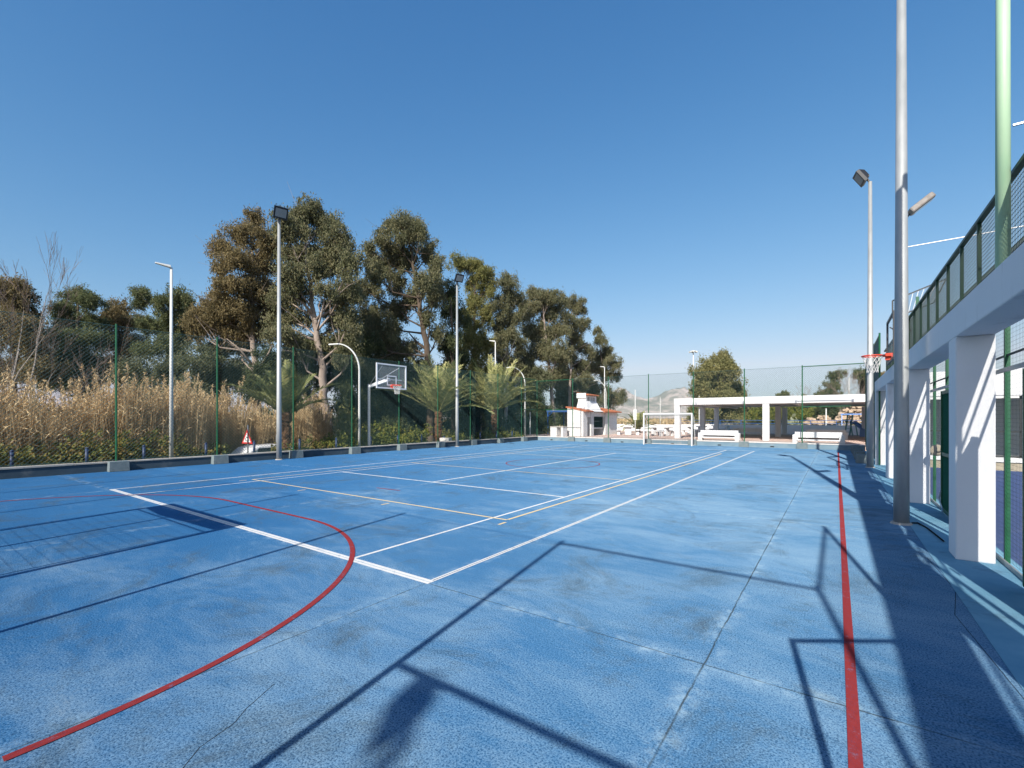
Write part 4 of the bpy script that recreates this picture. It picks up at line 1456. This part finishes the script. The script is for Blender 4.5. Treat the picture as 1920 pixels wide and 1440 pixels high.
GE = 'eucalyptus trees behind the palms'
tree('eucalyptus_tree', 'eucalyptus with bare leaning pinkish trunk behind the fence', GE,
     [(565, 402, 33, 24), (540, 438, 28, 28), (600, 425, 30, 28), (628, 450, 24, 26), (652, 470, 18, 24), (562, 478, 34, 28), (612, 490, 28, 26), (657, 503, 17, 26), (540, 518, 28, 28), (645, 545, 26, 24), (662, 548, 14, 20),
      (560, 548, 20, 16), (533, 560, 26, 24), (632, 592, 30, 26), (655, 602, 20, 24), (548, 602, 32, 22), (642, 640, 26, 20), (528, 632, 26, 18), (612, 545, 16, 14), (562, 660, 24, 18), (655, 672, 22, 20), (590, 500, 20, 20)],
     27.5, [(626, 838), (614, 790), (607, 740), (604, 690), (596, 640), (590, 600), (585, 560), (576, 500), (570, 430)], M['leaf_olive'], M['bark_euc'], r0=.33, density=38,
     extra=[([(609, 768, 0), (590, 766, -.3), (574, 755, -.5), (563, 735, -.6)], .13), ([(585, 765, -.3), (587, 748, -.4), (583, 738, -.4)], .05),
            ([(596, 640, 0), (575, 632, -.3), (555, 620, -.5), (532, 612, -.7)], .10), ([(588, 590, 0), (570, 570, -.5), (550, 556, -.8), (535, 557, -1)], .09)])
tree('eucalyptus_tree', 'broad brown leaved eucalyptus left of the near floodlight mast', GE,
     [(476, 414, 18, 16), (458, 438, 26, 20), (500, 445, 20, 28), (415, 465, 20, 18), (440, 490, 28, 20), (482, 490, 32, 28), (412, 502, 12, 12), (430, 540, 36, 22), (480, 550, 34, 28), (402, 575, 28, 20), (450, 590, 38, 26),
      (378, 592, 22, 16), (420, 625, 38, 20), (485, 620, 32, 24), (365, 620, 18, 16), (448, 650, 38, 18), (500, 580, 25, 30)],
     31, [(488, 826), (480, 720), (474, 640), (470, 560), (472, 470)], M['leaf_brown'], M['bark_euc'], r0=.34, density=40,
     extra=[([(478, 690, 0), (450, 655, -.6), (425, 635, -1)], .09), ([(480, 700, 0), (505, 660, -1), (512, 640, -1.2)], .08)])
tree('eucalyptus_tree', 'tallest eucalyptus, with open crown and dark forked trunk above the first sunny palm', GE,
     [(755, 418, 30, 18), (745, 450, 28, 24), (786, 440, 18, 18), (715, 480, 32, 22), (760, 490, 30, 24), (806, 476, 20, 22), (816, 500, 14, 20), (700, 512, 22, 22), (690, 548, 22, 26), (738, 530, 26, 22), (792, 530, 24, 20), (822, 542, 12, 22),
      (700, 592, 28, 26), (748, 580, 24, 20), (733, 622, 32, 26), (690, 632, 22, 22), (718, 665, 32, 20), (800, 592, 14, 16), (822, 625, 14, 16), (690, 690, 28, 20), (740, 700, 30, 20), (765, 655, 22, 18), (815, 560, 16, 22), (770, 560, 20, 18)],
     33, [(808, 830), (806, 720), (800, 650), (790, 600), (782, 545), (772, 480), (762, 430)], M['leaf_olive'], M['bark_dark'], r0=.32, density=36,
     extra=[([(799, 655, 0), (780, 640, .3), (765, 622, .5)], .12), ([(802, 640, 0), (806, 610, 0), (803, 580, 0)], .07)])
tree('eucalyptus_tree', 'shadowy eucalyptus crown filling the gap left of the far mast', GE,
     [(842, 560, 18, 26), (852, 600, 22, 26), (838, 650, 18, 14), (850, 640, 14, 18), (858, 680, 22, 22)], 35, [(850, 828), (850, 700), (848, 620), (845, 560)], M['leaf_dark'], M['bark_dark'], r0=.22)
tree('eucalyptus_tree', 'ivy clad yellow green eucalyptus right of the far mast', GE,
     [(862, 492, 18, 11), (885, 500, 20, 13), (905, 515, 22, 18), (915, 540, 18, 20), (880, 535, 12, 15), (890, 566, 17, 20), (885, 602, 18, 23), (880, 640, 18, 26), (896, 682, 18, 23), (862, 662, 18, 23), (910, 592, 16, 20), (906, 640, 16, 23)],
     42, [(893, 825), (892, 720), (889, 640), (889, 570), (893, 515)], M['leaf_gold'], M['bark_dark'], r0=.26)
tree('eucalyptus_tree', 'narrow eucalyptus behind the second sunny palm', GE,
     [(950, 530, 17, 14), (960, 560, 20, 18), (940, 575, 20, 18), (965, 595, 20, 18), (936, 610, 22, 20), (960, 636, 26, 20), (930, 650, 20, 18), (950, 672, 26, 16), (940, 702, 26, 20), (968, 700, 20, 20)],
     44, [(948, 825), (950, 720), (952, 630), (950, 545)], M['leaf_olive'], M['bark_pale'], r0=.24)
tree('eucalyptus_tree', 'wide eucalyptus whose pale trunk stands behind the shelter', GE,
     [(1010, 554, 26, 13), (1035, 560, 18, 12), (995, 580, 23, 18), (1030, 590, 27, 20), (1000, 616, 25, 20), (1045, 622, 22, 20), (1015, 650, 27, 22), (1042, 666, 25, 18), (990, 672, 20, 18), (1000, 702, 24, 20), (1040, 705, 24, 20), (1020, 625, 22, 18)],
     47, [(1040, 815), (1036, 750), (1030, 690), (1022, 620), (1018, 565)], M['leaf_olive'], M['bark_euc'], r0=.28)
tree('eucalyptus_tree', 'eucalyptus with tiered round crown behind the barbecue chimney', GE,
     [(1065, 566, 18, 11), (1085, 580, 18, 13), (1095, 610, 12, 12), (1070, 606, 18, 16), (1080, 641, 20, 16), (1058, 672, 22, 18), (1085, 692, 20, 16), (1065, 715, 22, 18), (1098, 715, 18, 16), (1100, 660, 14, 14)],
     52, [(1068, 812), (1068, 740), (1072, 670), (1072, 585)], M['leaf_olive'], M['bark_euc'], r0=.26)
tree('eucalyptus_tree', 'last and smallest eucalyptus at the open end of the row', GE,
     [(1122, 621, 8, 8), (1125, 640, 12, 12), (1140, 660, 14, 12), (1120, 671, 16, 14), (1151, 681, 14, 12), (1105, 691, 18, 12), (1136, 701, 16, 12), (1156, 702, 8, 10), (1150, 746, 17, 17), (1165, 742, 8, 12), (1120, 735, 20, 20)],
     58, [(1132, 806), (1132, 740), (1130, 690), (1124, 640)], M['leaf_olive'], M['bark_dark'], r0=.2)

GL = 'dark trees behind the reeds'
tree('pine_tree', 'dark pine with layered crown right of the bare birches', GL,
     [(145, 553, 22, 14), (168, 565, 22, 14), (110, 576, 22, 11), (130, 602, 30, 15), (172, 602, 24, 15), (108, 632, 26, 15), (160, 642, 34, 18), (120, 672, 32, 20), (180, 682, 30, 20), (100, 712, 26, 20), (150, 716, 36, 22)],
     36, [(148, 820), (146, 720), (145, 640), (147, 560)], M['leaf_pine'], M['bark_dark'], L=.20, W=.06, droop=0, r0=.28, density=40)
tree('pine_tree', 'brownish pine between the dark pine and the straight lamp', GL,
     [(222, 580, 20, 12), (240, 602, 22, 15), (204, 602, 18, 15), (215, 640, 32, 24), (252, 650, 26, 22), (225, 692, 36, 24)], 39, [(225, 815), (225, 700), (223, 590)], M['leaf_brown'], M['bark_dark'], L=.2, W=.07, droop=.3, density=40)
tree('pine_tree', 'spreading pine whose crown tops the straight lamp', GL,
     [(270, 553, 20, 11), (263, 572, 12, 10), (310, 566, 20, 12), (340, 560, 18, 15), (352, 590, 15, 15), (320, 596, 25, 15), (285, 612, 25, 16), (340, 632, 27, 20), (300, 652, 32, 20)],
     38, [(310, 815), (312, 700), (316, 600)], M['leaf_pine'], M['bark_dark'], L=.2, W=.06, droop=0, density=40)
tree('evergreen_tree', 'small dark evergreen behind the bare birches', GL,
     [(18, 540, 30, 18), (32, 575, 28, 24), (15, 620, 36, 30), (50, 640, 30, 30), (25, 690, 40, 30), (70, 690, 30, 25)], 33, [(28, 825), (28, 700), (25, 560)], M['leaf_brown'], M['bark_dark'], L=.2, W=.07, density=36)
GB = 'shrubs behind the fence'
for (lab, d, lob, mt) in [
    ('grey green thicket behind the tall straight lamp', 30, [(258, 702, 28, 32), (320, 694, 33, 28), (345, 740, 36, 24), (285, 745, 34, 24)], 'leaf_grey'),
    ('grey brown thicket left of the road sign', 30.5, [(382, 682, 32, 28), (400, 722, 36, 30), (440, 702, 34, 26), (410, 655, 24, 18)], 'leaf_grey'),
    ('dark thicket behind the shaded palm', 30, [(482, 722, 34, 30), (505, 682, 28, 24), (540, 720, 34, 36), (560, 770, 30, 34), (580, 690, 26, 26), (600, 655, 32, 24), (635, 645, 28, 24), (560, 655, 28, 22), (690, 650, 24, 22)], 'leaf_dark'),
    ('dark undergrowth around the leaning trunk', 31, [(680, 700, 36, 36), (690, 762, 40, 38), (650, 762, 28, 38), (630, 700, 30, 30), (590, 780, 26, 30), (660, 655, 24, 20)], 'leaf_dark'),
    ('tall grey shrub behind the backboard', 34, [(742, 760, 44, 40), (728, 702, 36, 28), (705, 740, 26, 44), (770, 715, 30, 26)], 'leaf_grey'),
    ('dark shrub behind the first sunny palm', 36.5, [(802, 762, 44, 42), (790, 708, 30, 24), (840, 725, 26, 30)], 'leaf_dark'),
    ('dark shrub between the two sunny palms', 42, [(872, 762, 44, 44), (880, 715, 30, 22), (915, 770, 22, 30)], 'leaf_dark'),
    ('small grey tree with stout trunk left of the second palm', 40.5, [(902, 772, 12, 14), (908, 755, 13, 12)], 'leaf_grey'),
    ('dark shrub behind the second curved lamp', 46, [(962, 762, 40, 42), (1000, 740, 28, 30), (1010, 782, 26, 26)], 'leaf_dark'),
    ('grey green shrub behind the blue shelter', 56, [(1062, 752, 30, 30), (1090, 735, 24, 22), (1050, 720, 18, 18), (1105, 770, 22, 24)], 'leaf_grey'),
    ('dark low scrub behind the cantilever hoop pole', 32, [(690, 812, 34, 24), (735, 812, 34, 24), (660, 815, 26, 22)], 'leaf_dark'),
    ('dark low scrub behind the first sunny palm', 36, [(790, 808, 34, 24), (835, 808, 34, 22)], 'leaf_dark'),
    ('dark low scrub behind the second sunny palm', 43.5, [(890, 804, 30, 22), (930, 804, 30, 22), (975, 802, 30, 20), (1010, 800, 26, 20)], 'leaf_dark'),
    ('tall thicket filling the gap below the tallest crown', 38, [(770, 705, 32, 26), (735, 690, 30, 24), (800, 730, 30, 26), (830, 705, 22, 22)], 'leaf_grey'),
    ('tall thicket between the ivy clad and the narrow tree', 47, [(900, 722, 30, 26), (935, 705, 28, 24), (975, 708, 28, 24), (1005, 705, 24, 22)], 'leaf_grey'),
    ('golden climber at the foot of the leaning trunk', 26.6, [(646, 790, 11, 22), (652, 815, 13, 18), (640, 822, 10, 12)], 'leaf_gold'),
]:
    tree('bush', lab, GB, lob, d, [(lob[0][0], 838), (lob[0][0], lob[0][1])], M[mt], M['bark_pale' if 'stout' in lab else 'bark_dark'], density=34, droop=.4, r0=.2 if 'stout' in lab else .09, limbs=True, sprig=.4)

GR = 'trees beyond the pavilion'
tree('evergreen_tree', 'big rounded evergreen standing alone behind the pavilion roof', GR,
     [(1350, 674, 13, 14), (1322, 695, 18, 20), (1368, 696, 16, 20), (1345, 718, 28, 24), (1312, 735, 17, 22), (1380, 735, 15, 20), (1345, 755, 38, 22), (1318, 776, 24, 16), (1375, 776, 28, 16), (1400, 785, 22, 12)],
     62, [(1345, 806), (1345, 740), (1346, 690)], M['leaf_round'], M['bark_dark'], L=.32, W=.12, density=24, droop=.8, sprig=.6)
for (lab, d, lob, mt) in [
    ('yellow green bush behind the middle pavilion column', 60, [(1428, 776, 18, 16), (1450, 778, 16, 16)], 'leaf_bush'),
    ('green hedge bush behind the cactus', 62, [(1490, 772, 26, 16), (1515, 778, 20, 14), (1470, 782, 16, 10)], 'leaf_bush'),
    ('dense dark green bush behind the stone heap', 60, [(1552, 772, 18, 20), (1545, 790, 22, 10)], 'leaf_dark'),
    ('scrub behind the slide', 64, [(1590, 768, 20, 16), (1612, 774, 18, 16), (1575, 782, 16, 12)], 'leaf_olive'),
    ('brownish tree top above the arcade end', 60, [(1662, 716, 15, 12), (1676, 708, 12, 10), (1655, 738, 16, 16)], 'leaf_brown'),
]:
    tree('bush', lab, GR, lob, d, [(lob[0][0], 806), (lob[0][0], lob[0][1])], M[mt], M['bark_dark'], L=.32, W=.12, density=22, droop=.4, r0=.14, sprig=.5)
tree('pine_tree', 'umbrella pine above the right part of the pavilion', GR,
     [(1567, 704, 13, 8), (1560, 722, 14, 9), (1550, 738, 17, 8), (1545, 755, 20, 12)], 66, [(1565, 800), (1566, 750), (1566, 710)], M['leaf_pine'], M['bark_dark'], L=.3, W=.09, density=24, droop=0, r0=.2)
tree('conifer_tree', 'small green conifer in front of the umbrella pine', GR,
     [(1562, 728, 4, 7), (1562, 742, 7, 9), (1562, 757, 9, 10)], 62, [(1562, 800), (1562, 730)], M['leaf_dark'], M['bark_dark'], L=.3, W=.1, density=26, r0=.1)
tree('pine_tree', 'dark pine top half hidden by the far netting', GR,
     [(1616, 702, 11, 9), (1622, 715, 12, 10), (1630, 735, 14, 14)], 66, [(1620, 800), (1620, 700)], M['leaf_pine'], M['bark_dark'], L=.3, W=.1, density=24, r0=.15)
for k, (u, v, ru, rv, lab) in enumerate([(1468, 741, 9, 5, 'low tree top just above the pavilion roof'), (1505, 745, 7, 3, 'tiny tree top between low tree and umbrella pine')]):
    tree('bush', lab, GR, [(u, v, ru, rv), (u + 4, v + 12, ru, 8)], 90, [(u, 800), (u, v)], M['leaf_pine'], M['bark_dark'], L=.4, W=.15, density=12, r0=.15)


# bare trees
def bare_tree(label, group, u, d, h, spread, seed, stems=3, mat='bark_pale', levels=4):
    r_ = random.Random(seed)
    p = at(u, 800, d)
    t = empty('bare_tree', (p[0], p[1], -1.0))
    tag(t, label, 'tree', group)
    tr, tw = MB(), []

    def grow(p0, dr, L, rad, lev):
        nseg = 3
        pts = [p0]
        q, dd = p0.copy(), dr.copy()
        for s in range(nseg):
            dd = (dd + Vector((r_.gauss(0, .13), r_.gauss(0, .13), .07 + r_.gauss(0, .06)))).normalized()
            q = q + dd * L / nseg
            pts.append(q.copy())
        if rad > 0.02:
            tr.tube([tuple(x) for x in pts], [rad * (1 - .22 * i) for i in range(nseg + 1)], 5, cap=False)
        else:
            for a, b_ in zip(pts[:-1], pts[1:]):
                tw.append((tuple(a), tuple(b_)))
        if lev <= 0:
            return
        for k in range(r_.randint(3, 5)):
            i = r_.randint(1, nseg)
            ax = Vector((r_.gauss(0, 1), r_.gauss(0, 1), r_.gauss(.1, .4))).normalized()
            nd = (dd * 1.0 + ax * spread).normalized()
            grow(pts[i], nd, L * r_.uniform(.45, .68), rad * .45, lev - 1)

    for s in range(stems):
        dr = Vector((r_.gauss(0, .14), r_.gauss(0, .14), 1)).normalized()
        grow(Vector((r_.gauss(0, .4), r_.gauss(0, .4), 0)), dr, h * r_.uniform(.5, .62), .065, levels)
    tr.build('trunk', M[mat], t)
    MB().wire(np.array(tw), 0.0055).build('twigs', M['twig'], t)
    return t


GBARE = 'leafless birches by the reeds'
bare_tree('leafless birch cut by the edge of the frame', GBARE, -4, 23, 10.4, .24, 3)
bare_tree('leafless birch with pale slender stems left of the pine', GBARE, 34, 25, 9.6, .22, 5)
bare_tree('low leafless tree with arching twigs before the dark pine', GBARE, 84, 25, 5.2, .8, 8, 2)
GBARE2 = 'leafless trees beyond the pavilion'
bare_tree('leafless grey tree right of the umbrella pine', GBARE2, 1580, 60, 8.0, .8, 21, 3)
bare_tree('leafless grey tree left of the far netting', GBARE2, 1605, 58, 8.6, .8, 24, 3)
bare_tree('thin leafless tree over the middle of the pavilion roof', GBARE2, 1522, 64, 6.6, .7, 27, 2)


# palms
def palm(label, u, d, trunk_h, n_fr, flen, rise, seed, base_z=0.0, mat='palm_leaf'):
    r_ = np.random.default_rng(seed)
    p = at(u, 800, d)
    t = empty('palm_tree', (p[0], p[1], base_z))
    tag(t, label, 'palm tree', 'young palms behind the fence')
    tr = MB()
    n = 22
    pts = [(.03 * math.sin(k), .03 * math.cos(k * 1.3), trunk_h * k / n) for k in range(n + 1)]
    tr.tube(pts, [.21 + .025 * (k % 2) + (.05 if k > n - 4 else 0) for k in range(n + 1)], 12)
    # old leaf stubs
    for k in range(110):
        a, z = r_.uniform(0, 6.28), r_.uniform(.1, trunk_h)
        c = Vector((math.cos(a) * .2, math.sin(a) * .2, z))
        tr.beam(tuple(c), tuple(c + Vector((math.cos(a) * .07, math.sin(a) * .07, .10))), .10, .03)
    tr.build('trunk', M['palm_bark'], t)
    qs, rach = [], MB()
    for k in range(n_fr):
        az = k * 2.39996 + r_.uniform(-.2, .2)
        f = k / (n_fr - 1)
        el = R(86 - (86 - rise) * f ** .9) + r_.uniform(-.17, .17)
        L = flen * r_.uniform(.72, 1.12) * (0.82 + .18 * f)
        dv = np.array([math.cos(az) * math.cos(el), math.sin(az) * math.cos(el), math.sin(el)])
        pos = np.array([math.cos(az) * .10, math.sin(az) * .10, trunk_h - .1])
        m = 26
        P = [pos.copy()]
        for j in range(m):
            bend = .006 + .062 * (j / m) ** 1.7 * (0.45 + .9 * math.cos(el))
            dv = dv + np.array([0, 0, -bend])
            dv /= np.linalg.norm(dv)
            pos = pos + dv * L / m
            P.append(pos.copy())
        P = np.array(P)
        rach.tube([tuple(x) for x in P[::3]], [.028 * (1 - .8 * i / 9) for i in range(len(P[::3]))], 4, cap=False)
        side = np.cross(dv, [0, 0, 1.0])
        if np.linalg.norm(side) < .1:
            side = np.array([-math.sin(az), math.cos(az), 0])
        side /= np.linalg.norm(side)
        for j in range(4, m + 1):
            for half in (0.0, 0.5):
                q = P[j] * (1 - half) + P[j - 1] * half
                ax = P[j] - P[j - 1]
                ax /= np.linalg.norm(ax)
                upv = np.cross(side, ax)
                ll = .52 * math.sin(math.pi * (0.12 + .80 * j / m)) ** .7 * r_.uniform(.8, 1.15) * flen / 3.3
                for s in (-1, 1):
                    dirn = ax * .75 + side * s * .75 + upv * r_.uniform(.05, .45) + np.array([0, 0, -.12])
                    dirn /= np.linalg.norm(dirn)
                    wv = np.cross(dirn, upv + r_.normal(0, .2, 3))
                    wv /= np.linalg.norm(wv)
                    w = .034
                    qs.append([q, q + dirn * ll * .4 + wv * w, q + dirn * ll + [0, 0, -.05 * ll], q + dirn * ll * .4 - wv * w])
    cr = MB().quads(np.array(qs)).build('crown', M[mat], t)
    rach.build('frond_ribs', M[mat], cr)
    return t


palm('palm in the shade of the eucalyptus, behind the near floodlight mast', 535, 22.2, 2.4, 24, 2.9, 30, 5, -0.4, 'palm_shaded')
palm('sunlit palm behind the fence right of the backboard', 822, 31.0, 2.3, 44, 4.4, 22, 7, -0.1)
palm('sunlit palm with upright fronds below the second straight lamp', 927, 36.5, 2.55, 44, 5.0, 26, 9, -0.1)
palm('small palm behind the barbecue house corner', 1196, 47, .6, 30, 2.2, 2, 13, 0.25)

# dry reeds
def reeds():
    mb = MB()
    n = 7600
    X = rng.uniform(-29.5, -22.6, n)
    X[: n // 2] = rng.uniform(-25.2, -22.6, n // 2)
    Y = rng.uniform(-3.5, 15.0, n)
    keep = ~((X > -24.3) & (Y > 8.6) & (Y < 14))
    X, Y = X[keep], Y[keep]
    n = len(X)
    prof = 1 + .16 * np.sin(Y * .9 + X) + .12 * np.sin(Y * 2.3 + 1)
    H = rng.uniform(2.5, 3.35, n) * prof * np.where(Y > 12, .88, 1)
    lean = rng.normal(0, .10, (n, 2))
    base = np.stack([X, Y, np.full(n, -1.0)], 1)
    top = base + np.stack([lean[:, 0] * H, lean[:, 1] * H, H], 1)
    mb.wire(np.stack([base, top], 1), .012)
    # leaves along the stem
    qs = []
    for j in range(12):
        t = rng.uniform(.22, 1.0, n)[:, None]
        c = base * (1 - t) + top * t
        az = rng.uniform(0, 6.28, n)
        dirn = np.stack([np.cos(az), np.sin(az), rng.uniform(-.1, 1.9, n)], 1)
        dirn /= np.linalg.norm(dirn, axis=1)[:, None]
        ll = rng.uniform(.2, .5, n)[:, None]
        s = np.cross(dirn, rng.normal(0, 1, (n, 3)))
        s /= np.linalg.norm(s, axis=1)[:, None]
        w = rng.uniform(.008, .018, n)[:, None]
        qs.append(np.stack([c, c + dirn * ll * .45 + s * w, c + dirn * ll + np.array([0, 0, -1]) * ll * .25, c + dirn * ll * .45 - s * w], 1))
    # seed plumes on the tallest
    idx = np.where(rng.random(n) < .11)[0]
    for i in idx:
        k = 26
        d = (top[i] - base[i]) / H[i] + np.array([rng.normal(0, .08), rng.normal(0, .08), 0])
        L = rng.uniform(.45, .75)
        st = rng.uniform(.1, .45)
        t = rng.uniform(0, 1, k)[:, None]
        p0 = top[i] + d * st
        mb.wire([[top[i], p0 + d * L]], .008)
        c = p0 + d * t * L + rng.normal(0, 1, (k, 3)) * (.05 * np.sin(np.pi * (t * .8 + .12)))
        qs.append(leaf_quads(c, .17, .035, -1.2))
    mb.quads(np.concatenate(qs))
    o = mb.build('dry_reeds', M['reed'])
    tag(o, 'bed of tall dry tan reeds with feathery plumes behind the fence', 'reeds', kind='stuff')


reeds()


# ivy and low bushes behind the wall
def undergrowth(name, label, spots, mat, L, W, dens):
    lob = []
    for (x, y, z, rx, ry, rz) in spots:
        lob.append((np.array([x, y, z]), (rx, ry, rz)))
    pts = lobe_points(lob, dens, .22, 14)
    o = MB().quads(leaf_quads(pts, L, W, .1)).build(name, M[mat])
    tag(o, label, 'undergrowth', kind='stuff')


sp = []
for k in range(46):
    y = rng.uniform(-1, 9.3)
    sp.append((rng.uniform(-22.6, -21.35), y, rng.uniform(-.05, .75) - (0.4 if y > 7.0 else 0), rng.uniform(.5, .8), rng.uniform(.5, .9), rng.uniform(.3, .5)))
for k in range(14):
    sp.append((rng.uniform(-21.9, -21.35), rng.uniform(10.9, 13.3), rng.uniform(-.1, .25), rng.uniform(.3, .5), rng.uniform(.4, .7), rng.uniform(.3, .5)))
undergrowth('ivy_undergrowth', 'tangle of green and rusty ivy under the reeds', sp, 'leaf_ivy', .13, .09, 60)
sp = []
for k in range(84):
    y = rng.uniform(13.6, 33)
    if abs(y - 22.5) < .8 or abs(y - 26.0) < 1.0:
        continue
    sp.append((rng.uniform(-22.9, -21.5), y, rng.uniform(-.1, .8) * (1.1 if 16 < y < 21.5 else .5), rng.uniform(.5, .8), rng.uniform(.6, 1.0), rng.uniform(.4, .6)))
undergrowth('bush_undergrowth', 'low yellow green bushes along the road below the palms', sp, 'leaf_bush', .15, .09, 52)
# small planter with a bush beside the first sunny palm
p = at(836, 820, 30)
pl = empty('planter', (p[0], p[1], 0.05), R(20))
tag(pl, 'pale concrete planter with a small bush beside the first sunny palm', 'planter')
MB().box(-.3, .3, -.25, .25, 0, .42, -.03).build('box', M['coping_white'], pl, bevel=.02)
MB().quads(leaf_quads(lobe_points([(np.array([0, 0, .9]), (.3, .3, .5))], 120, .2, 14), .13, .08, .2)).build('foliage', M['leaf_gold'], pl)

# far field strip of dry crops
sp = []
mbx = MB()
n = 9000
u = rng.uniform(1150, 1330, n)
d = rng.uniform(75, 190, n)
c = np.array([at(a, 800, b_) for a, b_ in zip(u, d)])
c[:, 2] = -1.0 + rng.uniform(.1, 2.4, n)
mbx.quads(leaf_quads(c, 1.1, .25, -1.5))
tag(mbx.build('dry_crop', M['reed']), 'distant band of dry yellow reeds beyond the plaza', 'reeds', kind='stuff')


# distant tree line
def far_trees():
    lob = []
    for k in range(150):
        u = rng.uniform(-300, 2300)
        d = rng.uniform(150, 230)
        if 1160 < u < 1300:
            continue
        p = at(u, 800, d)
        p[2] = rng.uniform(.5, 3.5)
        r_ = rng.uniform(3, 6)
        lob.append((p, (r_, r_, r_ * .8)))
    pts = lobe_points(lob, 2.6, 1.4, 14)
    o = MB().quads(leaf_quads(pts, 1.1, .5, .2)).build('far_woodland', M['leaf_dark'])
    tag(o, 'far off dark belt of trees on the plain', 'woodland', kind='stuff')


far_trees()

# hills
def hills():
    nu, nd = 260, 46
    us = np.linspace(-500, 2600, nu)
    v, f = [], []
    # ridge heights in metres read from the skyline
    key = [(-500, 60), (900, 70), (1100, 120), (1165, 215), (1185, 196), (1215, 150), (1235, 172), (1262, 232), (1290, 236), (1330, 190), (1400, 110), (1500, 60), (1700, 40), (2600, 40)]
    ku, kh = [k[0] for k in key], [k[1] for k in key]
    ph = rng.uniform(0, 6.28, 24)
    for j in range(nd):
        t = j / (nd - 1)
        d = 2500 + 1500 * t
        for i, u in enumerate(us):
            p = at(u, 800, d)
            h = np.interp(u, ku, kh)
            prof = min(1, (t / .72)) ** 1.25 if t < .72 else 1 - (t - .72) * .9
            x, y = p[0] / 100, p[1] / 100
            nz = sum(math.sin(x * (1.1 * 1.55 ** k) + ph[k]) * math.cos(y * (1.2 * 1.55 ** k) + ph[k + 6]) / 1.5 ** k for k in range(6))
            z = h * prof * (1 + .11 * nz) + 9 * nz * prof
            v.append((p[0], p[1], -1.2 if j == 0 else max(z, -1.0)))
    for j in range(nd - 1):
        for i in range(nu - 1):
            a = j * nu + i
            f.append((a, a + 1, a + nu + 1, a + nu))
    o = MB().add(v, f).build('hills', M['hill'], smooth=True)
    tag(o, 'pale rocky mountains on the horizon', 'hills', kind='structure')


hills()

# ------------------------------------------------------------------ air
HAZE = True
if HAZE:
    m = bpy.data.materials.new('hazy_air')
    m.use_nodes = True
    nt = m.node_tree
    nt.nodes.clear()
    out = N(nt, 'ShaderNodeOutputMaterial')
    pv_ = N(nt, 'ShaderNodeVolumePrincipled')
    pv_.inputs['Color'].default_value = (0.62, 0.80, 1.0, 1)
    pv_.inputs['Density'].default_value = 0.00010
    pv_.inputs['Anisotropy'].default_value = 0.0
    nt.links.new(pv_.outputs[0], out.inputs['Volume'])
    o = MB().box(-5300, 4300, -800, 5700, -2.2, 300).build('haze', m)
    tag(o, 'thin pale haze in the air', 'haze', kind='stuff')

# ------------------------------------------------------------------ light
EL, AZ = 34.0, 10.0      # sun behind the camera, a little to the arcade side
w = bpy.data.worlds.new('World')
scene.world = w
w.use_nodes = True
nt = w.node_tree
bg = nt.nodes['Background']
sky = nt.nodes.new('ShaderNodeTexSky')
sky.sky_type = 'NISHITA'
sky.sun_disc = False
sky.sun_elevation = R(EL)
sky.sun_rotation = R(180 - AZ)
sky.altitude = 50
sky.air_density = 1.0
sky.dust_density = 1.0
sky.ozone_density = 7.5
bw = nt.nodes.new('ShaderNodeRGBToBW')
nt.links.new(sky.outputs[0], bw.inputs[0])
den = math_n(nt, 'MULTIPLY_ADD', bw.outputs[0], 0.55 * 0.174, 1.0)
sc_ = nt.nodes.new('ShaderNodeVectorMath')
sc_.operation = 'SCALE'
nt.links.new(sky.outputs[0], sc_.inputs[0])
nt.links.new(math_n(nt, 'DIVIDE', 1.22, den), sc_.inputs['Scale'])
sp_ = nt.nodes.new('ShaderNodeSeparateColor')
cb_ = nt.nodes.new('ShaderNodeCombineColor')
nt.links.new(sc_.outputs[0], sp_.inputs[0])
KD = 0.174
for i_, (gain, power, cap) in enumerate(((3.5, 1.8, 0.42), (1.16, 1.12, 0.75), (0.86, 0.78, 1.3))):
    x_ = math_n(nt, 'MINIMUM', math_n(nt, 'MULTIPLY', sp_.outputs[i_], KD), cap)
    nt.links.new(math_n(nt, 'MULTIPLY', math_n(nt, 'POWER', x_, power), gain / KD), cb_.inputs[i_])
nt.links.new(cb_.outputs[0], bg.inputs['Color'])
bg.inputs['Strength'].default_value = 0.13

sl = bpy.data.lights.new('sun', 'SUN')
sl.energy = 5.0
sl.angle = R(0.53)
sl.color = (1.0, 0.95, 0.88)
so = bpy.data.objects.new('sun', sl)
COL.objects.link(so)
dirv = Vector((math.sin(R(AZ)) * math.cos(R(EL)), -math.cos(R(AZ)) * math.cos(R(EL)), math.sin(R(EL))))
so.rotation_euler = dirv.to_track_quat('Z', 'Y').to_euler()
so.location = (6, -20, 20)

# ------------------------------------------------------------------ camera
cam = bpy.data.cameras.new('camera')
cam.sensor_width = 36
cam.lens = FPX / 1920 * 36
cam.shift_y = (HOR - 720) / 1920
cam.clip_start = 0.05
cam.clip_end = 12000
co = bpy.data.objects.new('camera', cam)
COL.objects.link(co)
co.location = (0, 0, EYE)
co.rotation_euler = (R(90), 0, YAW)
scene.camera = co

scene.view_settings.view_transform = 'Standard'
scene.view_settings.look = 'None'
scene.view_settings.exposure = 0.42
scene.view_settings.gamma = 1.0
scene.cycles.max_bounces = 6
scene.cycles.volume_bounces = 0
scene.cycles.transparent_max_bounces = 8
